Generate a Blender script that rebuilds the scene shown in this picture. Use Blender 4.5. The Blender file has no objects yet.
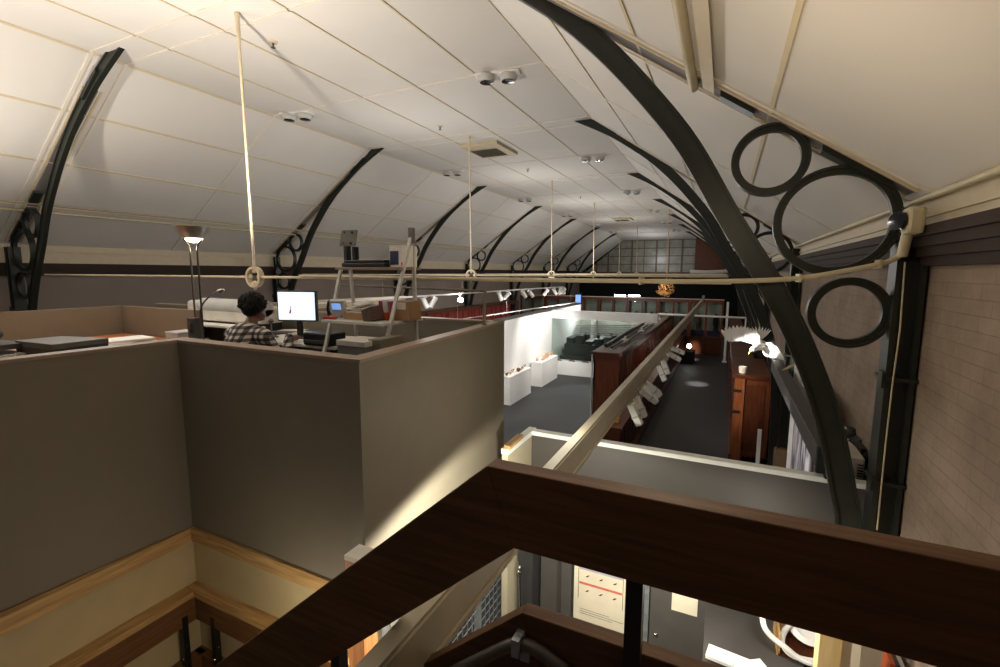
import bpy, math, random
from mathutils import Vector, Matrix
random.seed(7)
Z0 = 4.15                      # the eye stands 4.15 m above the ground floor
PI = math.pi
C = bpy.context.scene.collection
# ------------------------------------------------------------------ camera
F, CX, CY = 467.857, 500.68, 329.443
PIT, YAW, ROLL = 0.121521584, 0.445961228, 0.003690969
_fh = Vector((-math.sin(YAW), math.cos(YAW), 0)); _r = Vector((math.cos(YAW), math.sin(YAW), 0))
FW = _fh*math.cos(PIT) + Vector((0, 0, -math.sin(PIT))); _u = _r.cross(FW)
RT = _r*math.cos(ROLL) + _u*math.sin(ROLL); UP = -_r*math.sin(ROLL) + _u*math.cos(ROLL)
def at(u, v, X=None, Y=None, Z=None):
    """point of the building seen at a picture position, on a known wall / depth / level plane"""
    d = RT*((u-CX)/F) + UP*((CY-v)/F) + FW
    t = X/d.x if X is not None else (Y/d.y if Y is not None else Z/d.z)
    return d*t
cd = bpy.data.cameras.new('camera'); cam = bpy.data.objects.new('camera', cd); C.objects.link(cam)
cam.matrix_world = Matrix((RT, UP, -FW)).transposed().to_4x4()
cam.location = (0, 0, Z0)
cd.sensor_width = 36; cd.sensor_fit = 'HORIZONTAL'; cd.lens = F/1000*36
cd.shift_x = -(CX-500)/1000; cd.shift_y = (CY-333.5)/1000; cd.clip_start = .02
bpy.context.scene.camera = cam

# ------------------------------------------------------------------ materials
def lin(c):
    return tuple((x/255/12.92 if x/255 <= .04045 else ((x/255+.055)/1.055)**2.4) for x in c)
def mat(name, rgb, rough=.6, metal=0., var=.08, scale=6., emit=None, es=0., bump=0., spec=.5, trans=0., alpha=1.):
    m = bpy.data.materials.new(name); m.use_nodes = True
    N = m.node_tree.nodes; L = m.node_tree.links; b = N['Principled BSDF']
    col = lin(rgb)
    tc = N.new('ShaderNodeTexCoord'); nz = N.new('ShaderNodeTexNoise'); nz.inputs['Scale'].default_value = scale
    nz.inputs['Detail'].default_value = 5; L.new(tc.outputs['Object'], nz.inputs['Vector'])
    rp = N.new('ShaderNodeValToRGB'); L.new(nz.outputs['Fac'], rp.inputs['Fac'])
    rp.color_ramp.elements[0].position = .3; rp.color_ramp.elements[1].position = .7
    rp.color_ramp.elements[0].color = tuple(x*(1-var) for x in col)+(1,)
    rp.color_ramp.elements[1].color = tuple(min(1, x*(1+var)) for x in col)+(1,)
    L.new(rp.outputs['Color'], b.inputs['Base Color'])
    b.inputs['Roughness'].default_value = rough; b.inputs['Metallic'].default_value = metal
    b.inputs['Specular IOR Level'].default_value = spec
    if trans: b.inputs['Transmission Weight'].default_value = trans
    if alpha < 1: b.inputs['Alpha'].default_value = alpha
    if emit: b.inputs['Emission Color'].default_value = lin(emit)+(1,); b.inputs['Emission Strength'].default_value = es
    if bump:
        bp = N.new('ShaderNodeBump'); bp.inputs['Strength'].default_value = bump; bp.inputs['Distance'].default_value = .01
        L.new(nz.outputs['Fac'], bp.inputs['Height']); L.new(bp.outputs['Normal'], b.inputs['Normal'])
    return m
def wood(name, a, b_, rough=.4, axis='Z', scale=3., spec=.5):
    m = mat(name, a, rough, spec=spec); N = m.node_tree.nodes; L = m.node_tree.links
    nz = [n for n in N if n.type == 'TEX_NOISE'][0]; tc = [n for n in N if n.type == 'TEX_COORD'][0]
    mp = N.new('ShaderNodeMapping'); s = {'X': (1, 14, 14), 'Y': (14, 1, 14), 'Z': (14, 14, 1)}[axis]
    mp.inputs['Scale'].default_value = s
    L.new(tc.outputs['Object'], mp.inputs['Vector']); L.new(mp.outputs['Vector'], nz.inputs['Vector'])
    nz.inputs['Scale'].default_value = scale; nz.inputs['Distortion'].default_value = .6
    rp = [n for n in N if n.type == 'VALTORGB'][0]
    rp.color_ramp.elements[0].color = lin(b_)+(1,); rp.color_ramp.elements[1].color = lin(a)+(1,)
    return m
def brick_mat(name, a, b_, mortar):
    m = mat(name, a, .85, var=.12, scale=9, bump=.15); N = m.node_tree.nodes; L = m.node_tree.links; b = N['Principled BSDF']
    tc = [n for n in N if n.type == 'TEX_COORD'][0]
    sp = N.new('ShaderNodeSeparateXYZ'); cb = N.new('ShaderNodeCombineXYZ')
    L.new(tc.outputs['Object'], sp.inputs[0]); L.new(sp.outputs['Y'], cb.inputs['X']); L.new(sp.outputs['Z'], cb.inputs['Y'])
    bk = N.new('ShaderNodeTexBrick'); L.new(cb.outputs[0], bk.inputs['Vector'])
    bk.inputs['Scale'].default_value = 1; bk.inputs['Brick Width'].default_value = .24; bk.inputs['Row Height'].default_value = .082
    bk.inputs['Mortar Size'].default_value = .004; bk.inputs['Mortar Smooth'].default_value = .6
    bk.inputs['Color1'].default_value = lin(a)+(1,); bk.inputs['Color2'].default_value = lin(b_)+(1,); bk.inputs['Mortar'].default_value = lin(mortar)+(1,)
    nz = N.new('ShaderNodeTexNoise'); nz.inputs['Scale'].default_value = 2.2; nz.inputs['Detail'].default_value = 8; nz.inputs['Roughness'].default_value = .7
    L.new(tc.outputs['Object'], nz.inputs['Vector'])
    mx = N.new('ShaderNodeMix'); mx.data_type = 'RGBA'; mx.blend_type = 'MULTIPLY'
    rp = N.new('ShaderNodeValToRGB'); rp.color_ramp.elements[0].position = .30; rp.color_ramp.elements[1].position = .62
    rp.color_ramp.elements[0].color = (.62, .6, .57, 1); rp.color_ramp.elements[1].color = (1, 1, 1, 1)
    L.new(nz.outputs['Fac'], rp.inputs['Fac']); mx.inputs['Factor'].default_value = 1
    L.new(bk.outputs['Color'], mx.inputs[6]); L.new(rp.outputs['Color'], mx.inputs[7]); L.new(mx.outputs[2], b.inputs['Base Color'])
    bp = N.new('ShaderNodeBump'); bp.inputs['Strength'].default_value = .35; bp.inputs['Distance'].default_value = .012
    ad = N.new('ShaderNodeMath'); ad.operation = 'SUBTRACT'; L.new(nz.outputs['Fac'], ad.inputs[0]); L.new(bk.outputs['Fac'], ad.inputs[1])
    L.new(ad.outputs[0], bp.inputs['Height']); L.new(bp.outputs['Normal'], b.inputs['Normal'])
    return m
def plaid_mat():
    m = mat('plaid_cotton', (205, 200, 195), .9); N = m.node_tree.nodes; L = m.node_tree.links; b = N['Principled BSDF']
    tc = [n for n in N if n.type == 'TEX_COORD'][0]; cols = []
    for d in ('X', 'Z'):
        w = N.new('ShaderNodeTexWave'); w.bands_direction = d; w.inputs['Scale'].default_value = 5.5; w.inputs['Distortion'].default_value = .4
        L.new(tc.outputs['Object'], w.inputs['Vector'])
        r = N.new('ShaderNodeValToRGB'); r.color_ramp.interpolation = 'CONSTANT'
        r.color_ramp.elements[0].color = (.22, .2, .2, 1); r.color_ramp.elements[1].color = (1, 1, 1, 1); r.color_ramp.elements[1].position = .5
        L.new(w.outputs['Fac'], r.inputs['Fac']); cols.append(r)
    mx = N.new('ShaderNodeMix'); mx.data_type = 'RGBA'; mx.blend_type = 'MULTIPLY'; mx.inputs['Factor'].default_value = 1
    L.new(cols[0].outputs[0], mx.inputs[6]); L.new(cols[1].outputs[0], mx.inputs[7])
    m2 = N.new('ShaderNodeMix'); m2.data_type = 'RGBA'; m2.blend_type = 'MULTIPLY'; m2.inputs['Factor'].default_value = 1
    L.new(mx.outputs[2], m2.inputs[6]); m2.inputs[7].default_value = (.62, .58, .54, 1)
    L.new(m2.outputs[2], b.inputs['Base Color'])
    return m
def glow(name, rgb, s):
    return mat(name, rgb, .5, emit=rgb, es=s)
M = dict(
 ceil=mat('ceiling_paint', (221, 216, 208), .75, var=.02, scale=1.2),
 batten=mat('cream_batten_paint', (208, 192, 160), .6, var=.04),
 battenp=mat('pale_batten_paint', (226, 218, 204), .6, var=.03),
 channel=mat('shadow_gap_paint', (120, 112, 108), .7), greyw=mat('grey_brown_wall_paint', (128, 116, 107), .75, var=.05, scale=2),
 trimc=mat('cream_trim_paint', (196, 182, 155), .55, var=.05),
 rod=mat('ivory_gloss_paint', (212, 196, 165), .4, var=.05),
 brown=mat('dark_brown_gloss_paint', (58, 47, 41), .7, var=.1, spec=.15),
 brick=brick_mat('painted_brick', (150, 132, 115), (146, 128, 111), (134, 117, 101)),
  green=mat('dark_green_iron_paint', (33, 37, 30), .42, var=.15, scale=14, bump=.05),
 greenl=mat('worn_iron_paint', (88, 96, 100), .5, var=.2),
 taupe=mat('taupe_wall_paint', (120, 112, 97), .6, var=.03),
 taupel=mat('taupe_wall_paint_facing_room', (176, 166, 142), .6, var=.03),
 cap=mat('taupe_cap_board', (146, 126, 108), .5, var=.05),
 beige=mat('beige_partition_fabric', (122, 108, 86), .8, var=.05),
 creamw=mat('cream_stair_wall_paint', (196, 178, 138), .6, var=.05),
 pine=wood('raw_pine', (205, 168, 112), (160, 120, 70), .6, 'Y'),
 framew=wood('brown_window_frame', (104, 84, 66), (84, 66, 50), .5, 'Z'),
 mahogl=wood('orange_mahogany', (150, 90, 56), (112, 62, 38), .38, 'Z', spec=.3),  # lighter, more orange tone for the pilaster
 pinep=wood('pale_pine_upright', (232, 204, 150), (212, 178, 120), .6, 'Z'),
 pinex=wood('raw_pine_cross', (205, 168, 112), (160, 120, 70), .6, 'X'),
 pinez=wood('raw_pine_upright', (214, 150, 92), (168, 104, 58), .6, 'Z'),
 oakx=wood('stained_rail_timber', (108, 76, 50), (78, 54, 35), .5, 'X', spec=.3),
 oaky=wood('stained_rail_timber_long', (108, 76, 50), (78, 54, 35), .5, 'X', spec=.3),
 railb=wood('brown_stair_board', (122, 84, 50), (96, 62, 36), .45, 'Y'),
 railbx=wood('brown_stair_board_cross', (122, 84, 50), (96, 62, 36), .45, 'X'),
 mahog=wood('mahogany', (96, 52, 32), (64, 32, 19), .38, 'Z', spec=.3),
 mahogy=wood('mahogany_long', (96, 52, 32), (64, 32, 19), .38, 'Y', spec=.3),
 mahogr=wood('red_mahogany', (116, 64, 40), (84, 44, 27), .38, 'Z', spec=.3),
 casetop=mat('dusty_case_top', (96, 86, 80), .7, var=.2, scale=3),
 black=mat('black_plastic', (22, 22, 23), .45), blackm=mat('matte_black', (14, 14, 14), .8),
 dark=mat('near_black_paint', (20, 20, 21), .8), void=mat('far_hall_darkness', (10, 10, 11), .95),
 dgrey=mat('dark_grey_laminate', (72, 68, 66), .6), mgrey=mat('mid_grey_metal', (118, 116, 112), .5, .3),
 lgrey=mat('pale_grey_plastic', (196, 194, 188), .5), offw=mat('off_white_plastic', (218, 212, 200), .5),
 white=mat('white_paint', (236, 235, 232), .55, var=.015), wgal=mat('gallery_white_paint', (232, 232, 230), .7, var=.015),
 paper=mat('white_paper', (232, 228, 220), .85), alu=mat('brushed_aluminium', (176, 172, 166), .35, .75),
 chrome=mat('chrome', (200, 200, 200), .15, 1.), steel=mat('dark_steel', (92, 88, 84), .35, .8), galv=mat('galvanised_steel', (172, 178, 180), .4, .6, var=.2, scale=20),
 floor=mat('charcoal_rubber_floor', (40, 41, 43), .62, var=.12, scale=1.4), carpet=mat('office_carpet', (86, 78, 72), .95),
 part=mat('grey_partition_paint', (68, 64, 60), .5, var=.03), pwhite=mat('white_edge_strip', (226, 229, 224), .5),
 locker=mat('grey_locker_paint', (88, 84, 80), .45), lockd=mat('dark_grey_locker_paint', (54, 54, 55), .4),
 lens=mat('dark_lamp_lens', (40, 42, 46), .15, .2), skin=mat('brown_skin', (120, 82, 62), .55), hair=mat('black_curly_hair', (20, 17, 16), .9, var=.4, scale=60, bump=.6),
 trouser=mat('dark_denim', (40, 44, 56), .9), plaid=plaid_mat(), deskw=mat('white_desk_laminate', (214, 208, 200), .45), orangew=wood('orange_beech_desktop', (186, 112, 66), (168, 96, 54), .5, 'X'),
 card=mat('brown_cardboard', (158, 124, 90), .85), magenta=mat('magenta_card', (150, 40, 92), .6), orange=mat('orange_card', (196, 92, 46), .6),
 red=mat('red_plastic', (190, 45, 36), .5), blue=mat('blue_plastic', (46, 76, 150), .5), navy=mat('navy_print', (36, 42, 84), .6),
 screen=glow('lit_screen', (214, 228, 250), 1.15), phscr=glow('phone_display', (120, 160, 225), .9),
 lamp=glow('warm_lamp_glass', (255, 226, 180), 9.), lampw=glow('white_lamp_face', (255, 250, 240), 25.), tube=glow('fluorescent_tube', (255, 250, 235), 22.),
 bluescr=glow('blue_lit_display', (120, 160, 235), 1.2), redglow=glow('red_backlit_panel', (190, 62, 40), 1.0), redlit=glow('dim_red_backlit_panel', (150, 58, 56), .28),
 feather=mat('white_feathers', (240, 238, 232), .8), beak=mat('yellow_beak', (225, 190, 90), .5), straw=mat('straw_twigs', (196, 150, 96), .8),
 pane=mat('dusty_window_pane', (138, 138, 124), .3, var=.25, scale=2.), panel=mat('pale_case_backing', (176, 178, 168), .35, var=.15, scale=3),
 shell=mat('tan_shell', (190, 150, 120), .5, var=.3, scale=30), shelld=mat('dark_specimen', (90, 70, 62), .5, var=.3, scale=30),
 conduit=mat('cream_conduit', (196, 184, 152), .4), beamc=mat('cream_grey_beam_paint', (172, 162, 140), .45), cable=mat('white_cable', (228, 228, 224), .5),
 grease=mat('grey_conduit', (96, 90, 84), .4, .4), poster=mat('aged_poster_paper', (242, 231, 206), .8, var=.1, scale=3), pband=mat('poster_red_band', (222, 120, 100), .8),
 pbandl=mat('poster_lilac_band', (190, 184, 200), .8), ink=mat('black_ink', (24, 22, 24), .8), yellow=mat('yellow_plastic', (226, 160, 50), .5), purple=mat('purple_lining', (74, 62, 110), .7),
 tan=mat('tan_stone', (120, 96, 70), .8), dio=mat('dark_iron_model', (58, 60, 58), .6, var=.4, scale=5), photo=None)
def glass_mat(name, tint, refl=.12, a=.25):
    m = bpy.data.materials.new(name); m.use_nodes = True; N = m.node_tree.nodes; L = m.node_tree.links
    for n in list(N):
        if n.type == 'BSDF_PRINCIPLED': N.remove(n)
    out = [n for n in N if n.type == 'OUTPUT_MATERIAL'][0]
    t = N.new('ShaderNodeBsdfTransparent'); t.inputs[0].default_value = lin(tint)+(1,)
    g = N.new('ShaderNodeBsdfGlossy'); g.inputs['Roughness'].default_value = .03; g.inputs[0].default_value = (.9, .95, .93, 1)
    fr = N.new('ShaderNodeFresnel'); fr.inputs[0].default_value = 1.2
    mx = N.new('ShaderNodeMixShader'); ge = N.new('ShaderNodeNewGeometry'); ml = N.new('ShaderNodeMath'); ml.operation = 'MULTIPLY'; sb = N.new('ShaderNodeMath'); sb.operation = 'SUBTRACT'; sb.inputs[0].default_value = 1; L.new(ge.outputs['Backfacing'], sb.inputs[1]); L.new(fr.outputs[0], ml.inputs[0]); L.new(sb.outputs[0], ml.inputs[1]); L.new(ml.outputs[0], mx.inputs[0]); L.new(t.outputs[0], mx.inputs[1]); L.new(g.outputs[0], mx.inputs[2])
    L.new(mx.outputs[0], out.inputs[0]); return m
M['glass'] = glass_mat('greenish_glass', (231, 237, 234)); M['clear'] = glass_mat('clear_glass', (238, 242, 240))
def photo_mat():
    m = mat('forest_photograph_print', (120, 115, 118), .5); N = m.node_tree.nodes; L = m.node_tree.links
    nz = [n for n in N if n.type == 'TEX_NOISE'][0]; tc = [n for n in N if n.type == 'TEX_COORD'][0]; rp = [n for n in N if n.type == 'VALTORGB'][0]
    mp = N.new('ShaderNodeMapping'); mp.inputs['Scale'].default_value = (1, 2.6, .5); L.new(tc.outputs['Object'], mp.inputs[0]); L.new(mp.outputs[0], nz.inputs['Vector'])
    nz.inputs['Scale'].default_value = 2.6; nz.inputs['Distortion'].default_value = 1.2
    rp.color_ramp.elements[0].position = .42; rp.color_ramp.elements[1].position = .6
    rp.color_ramp.elements[0].color = (.02, .015, .02, 1); rp.color_ramp.elements[1].color = (.55, .52, .56, 1); return m
M['photo'] = photo_mat()

# ------------------------------------------------------------------ mesh builder
ORG = {}
class MB:
    def __init__(s): s.v = []; s.f = []; s.mi = []; s.cur = 0
    def add(s, vs, fs):
        n = len(s.v); s.v += [Vector(p) for p in vs]; s.f += [tuple(i+n for i in f) for f in fs]; s.mi += [s.cur]*len(fs); return s
    def m(s, i): s.cur = i; return s
    def box(s, x0, x1, y0, y1, z0, z1):
        return s.add([(x0,y0,z0),(x1,y0,z0),(x1,y1,z0),(x0,y1,z0),(x0,y0,z1),(x1,y0,z1),(x1,y1,z1),(x0,y1,z1)],
                     [(0,3,2,1),(4,5,6,7),(0,1,5,4),(1,2,6,5),(2,3,7,6),(3,0,4,7)])
    def ob(s, c, ax, ay, az):          # oriented box, half-axis vectors
        c = Vector(c); ax = Vector(ax); ay = Vector(ay); az = Vector(az); vs = []
        for k in (-1, 1):
            for i, j in ((-1,-1),(1,-1),(1,1),(-1,1)): vs.append(c+ax*i+ay*j+az*k)
        return s.add(vs, [(0,3,2,1),(4,5,6,7),(0,1,5,4),(1,2,6,5),(2,3,7,6),(3,0,4,7)])
    def quadbox(s, pts, nrm):          # slab: 4 points thickened along nrm
        n = Vector(nrm); vs = [Vector(p) for p in pts]+[Vector(p)+n for p in pts]
        return s.add(vs, [(3,2,1,0),(4,5,6,7),(0,1,5,4),(1,2,6,5),(2,3,7,6),(3,0,4,7)])
    def prism(s, poly, n):             # any planar polygon thickened along n
        k = len(poly); n = Vector(n); vs = [Vector(p) for p in poly]+[Vector(p)+n for p in poly]
        return s.add(vs, [tuple(range(k-1,-1,-1)), tuple(range(k,2*k))]+[(i,(i+1)%k,(i+1)%k+k,i+k) for i in range(k)])
    def tube(s, pts, r, n=8, closed=False, cap=True):
        pts = [Vector(p) for p in pts]; k = len(pts); rs = r if isinstance(r, (list, tuple)) else [r]*k
        def tan(i):
            a = pts[(i-1) % k] if (closed or i > 0) else pts[i]; b = pts[(i+1) % k] if (closed or i < k-1) else pts[i]
            return (b-a).normalized()
        t0 = tan(0); nn = t0.orthogonal().normalized(); vs = []
        for i in range(k):
            t = tan(i); nn = (nn-t*nn.dot(t)); nn = nn.normalized() if nn.length > 1e-6 else t.orthogonal().normalized(); bb = t.cross(nn)
            for j in range(n):
                a = 2*PI*j/n; vs.append(pts[i]+(nn*math.cos(a)+bb*math.sin(a))*rs[i])
        fs = []
        for i in range(k if closed else k-1):
            for j in range(n):
                a = i*n+j; b = i*n+(j+1) % n; c = ((i+1) % k)*n+(j+1) % n; d = ((i+1) % k)*n+j; fs.append((a, b, c, d))
        if not closed and cap: fs += [tuple(range(n-1,-1,-1)), tuple((k-1)*n+j for j in range(n))]
        return s.add(vs, fs)
    def cyl(s, p0, p1, r0, r1=None, n=14): return s.tube([p0, p1], [r0, r0 if r1 is None else r1], n)
    def lathe(s, prof, c, ax=(0,0,1), n=24):   # profile of (radius, height) about axis ax
        ax = Vector(ax).normalized(); u = ax.orthogonal().normalized(); w = ax.cross(u); c = Vector(c); vs = []
        for r, h in prof:
            for j in range(n):
                a = 2*PI*j/n; vs.append(c+ax*h+(u*math.cos(a)+w*math.sin(a))*max(r, 1e-4))
        fs = [(i*n+j, i*n+(j+1) % n, (i+1)*n+(j+1) % n, (i+1)*n+j) for i in range(len(prof)-1) for j in range(n)]
        fs += [tuple(range(n-1,-1,-1)), tuple((len(prof)-1)*n+j for j in range(n))]
        return s.add(vs, fs)
    def ell(s, c, r, n=14, mrot=None):
        c = Vector(c); vs = []; fs = []; h = n//2+1
        for i in range(h+1):
            th = PI*i/h
            for j in range(n):
                ph = 2*PI*j/n; p = Vector((r[0]*math.sin(th)*math.cos(ph), r[1]*math.sin(th)*math.sin(ph), r[2]*math.cos(th)))
                vs.append(c+(mrot @ p if mrot else p))
        for i in range(h):
            for j in range(n): fs.append((i*n+j, (i+1)*n+j, (i+1)*n+(j+1) % n, i*n+(j+1) % n))
        return s.add(vs, fs)
    def sweep(s, path, nrms, sec, closed=False):  # path in 3D, section (a along normal, y along world Y)
        k = len(path); q = len(sec); vs = []
        for p, nn in zip(path, nrms):
            for a, y in sec: vs.append(Vector(p)+Vector(nn)*a+Vector((0, y, 0)))
        fs = []
        for i in range(k if closed else k-1):
            for j in range(q):
                fs.append((i*q+j, i*q+(j+1) % q, ((i+1) % k)*q+(j+1) % q, ((i+1) % k)*q+j))
        if not closed: fs += [tuple(range(q-1,-1,-1)), tuple((k-1)*q+j for j in range(q))]
        return s.add(vs, fs)
    def build(s, name, mats, parent=None, origin=None, bevel=0., smooth=False):
        me = bpy.data.meshes.new(name)
        if parent is not None: org = ORG[parent.name]
        elif origin is not None: org = Vector(origin)
        else:
            xs = [p.x for p in s.v]; ys = [p.y for p in s.v]; zs = [p.z for p in s.v]
            org = Vector(((min(xs)+max(xs))/2, (min(ys)+max(ys))/2, min(zs)))
        me.from_pydata([tuple(p-org) for p in s.v], [], s.f)
        mats = mats if isinstance(mats, (list, tuple)) else [mats]
        for m_ in mats: me.materials.append(M[m_] if isinstance(m_, str) else m_)
        if len(mats) > 1:
            for p, i in zip(me.polygons, s.mi): p.material_index = i
        import bmesh
        bm = bmesh.new(); bm.from_mesh(me); bmesh.ops.recalc_face_normals(bm, faces=bm.faces); bm.to_mesh(me); bm.free()
        if smooth: me.shade_smooth(); me.set_sharp_from_angle(angle=math.radians(40))
        o = bpy.data.objects.new(name, me); C.objects.link(o); ORG[o.name] = org
        if parent is not None: o.parent = parent
        else: o.location = org+Vector((0, 0, Z0))
        if bevel:
            b = o.modifiers.new('bevel', 'BEVEL'); b.width = bevel; b.segments = 2; b.limit_method = 'ANGLE'
        return o
def thing(name, label, cat, origin, group=None):
    o = bpy.data.objects.new(name, None); C.objects.link(o); o.empty_display_size = .1
    ORG[o.name] = Vector(origin); o.location = Vector(origin)+Vector((0, 0, Z0)); return tag(o, label, cat, group)
def tag(o, label, cat, group=None):
    o['label'] = label; o['category'] = cat
    if group: o['group'] = group
    return o
def struct(o): o['kind'] = 'structure'; return o
def dup(root, delta, label, group=None):
    r = root.copy(); C.objects.link(r); r.location = root.location+Vector(delta); r['label'] = label; ORG[r.name] = ORG[root.name]+Vector(delta)
    if group: r['group'] = group
    for ch in list(root.children):
        c = ch.copy(); C.objects.link(c); c.parent = r
        for g in list(ch.children):
            d = g.copy(); C.objects.link(d); d.parent = c
    return r
def light(kind, name, loc, energy, color=(1, .9, .78), size=.1, target=None, angle=60, blend=.4):
    l = bpy.data.lights.new(name, kind); l.energy = energy; l.color = color
    if kind == 'AREA': l.size = size
    else: l.shadow_soft_size = size
    if kind == 'SPOT': l.spot_size = math.radians(angle); l.spot_blend = blend
    o = bpy.data.objects.new(name, l); C.objects.link(o); o.location = Vector(loc)+Vector((0, 0, Z0))
    if target is not None: o.rotation_euler = (Vector(target)-Vector(loc)).to_track_quat('-Z', 'Y').to_euler()
    return o
ORD = ['first', 'second', 'third', 'fourth', 'fifth', 'sixth', 'seventh', 'eighth', 'ninth', 'tenth', 'eleventh', 'twelfth']
V = Vector

# ================================================================== THE HALL
XC, XR, XL, YE = -5.31, 1.17, -11.8, 41.0      # hall centre line, right wall, left wall, end wall
Y1, S, NR = 3.957, 5.509, 7                     # first rib, rib spacing, ribs
W0, SLP = 2.76, .687                             # half width of the flat, fall of the roof slope
YB = -2.0                                       # the hall goes on behind the eye
def zroof(w): return 3.0 if w <= W0 else 3.0-SLP*(w-W0)
GZ = -Z0
struct(MB().box(XL, XR, YB, YE, GZ-.2, GZ).build('floor', 'floor'))
struct(MB().box(XR, XR+.3, YB, YE, GZ, .6).build('wall_right', 'brick'))
struct(MB().box(XL-.3, XL, YB, YE, GZ, .6).build('wall_left', 'greyw'))
# ceiling: flat middle, two slopes, battens over the joints
cb = MB(); wr, wl = XR-XC, XC-XL
prof = [(XL, zroof(wl)), (XC-W0, 3.0), (XC+W0, 3.0), (XR, zroof(wr))]
for (xa, za), (xb, zb) in zip(prof[:-1], prof[1:]):
    cb.quadbox([(xa, YB, za), (xb, YB, zb), (xb, YE, zb), (xa, YE, za)], (0, 0, .12))
cb.m(1)
bt = .012
for x in (-7.0, -5.85, -4.72, -3.62): cb.box(x-.012, x+.012, YB, YE, 3-bt, 3.0)
for w in (W0+.01, 3.68, 4.60, 5.52):
    for sg in (-1, 1):
        x = XC+sg*w; z = zroof(w); cb.ob((x, (YB+YE)/2, z-.004), (.012, 0, -SLP*.012*sg), (0, (YE-YB)/2, 0), (0, 0, .008))
ys = []
for k in range(-1, NR+1):
    for d in (-.2, .22, 2.72): ys.append(Y1+k*S+d)
for y in ys:
    if not (YB < y < YE): continue
    cb.m(2).box(XC-W0, XC+W0, y-.02, y+.02, 3-bt, 3.0)
    for sg in (-1, 1):
        a = V((XC+sg*W0, y, 3.0)); wend = (wr if sg > 0 else wl)-.05; b = V((XC+sg*wend, y, zroof(wend)))
        cb.ob((a+b)/2-V((0, 0, .004)), (b-a)/2, (0, .02, 0), (0, 0, bt))
cb.m(1)
for k in range(NR):                              # rafters the ribs are pinned to
    for sg in (-1, 1):
        a = V((XC+sg*(W0+.5), Y1+k*S, zroof(W0+.5))); wend = (wr if sg > 0 else wl)-.12; b = V((XC+sg*wend, Y1+k*S, zroof(wend)))
        for dy, h, hw_, mi_ in ((-.11, .012, .016, 1), (.11, .012, .016, 1), (0, .006, .07, 3)): cb.m(mi_).ob((a+b)/2-V((0, -dy, .006)), (b-a)/2, (0, hw_, 0), (0, 0, h))  # dark middle strip paints in the shade of the gap between battens
struct(cb.build('ceiling', ['ceil', 'batten', 'battenp', 'channel']))
# cornices: cream frieze, then stepped dark brown moulding on each long wall
def cornice(n, x, sg, zt, zc, zb):
    t = MB(); t.box(min(x, x+sg*.06), max(x, x+sg*.06), YB, YE, zc, zt)
    t.box(min(x, x+sg*.08), max(x, x+sg*.08), YB, YE, zt-.14, zt-.125); t.m(1)
    st = (zc-zb)/4
    for i, d in enumerate((.13, .10, .075, .045)): t.box(min(x, x+sg*d), max(x, x+sg*d), YB, YE, zc-st*(i+1), zc-st*i)
    return struct(t.build('trim_%d' % n, ['trimc', 'brown']))
cornice(1, XR, -1, zroof(wr)+.04, .285, .05)
cornice(2, XL, 1, zroof(wl)+.06, .14, -.10)

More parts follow.
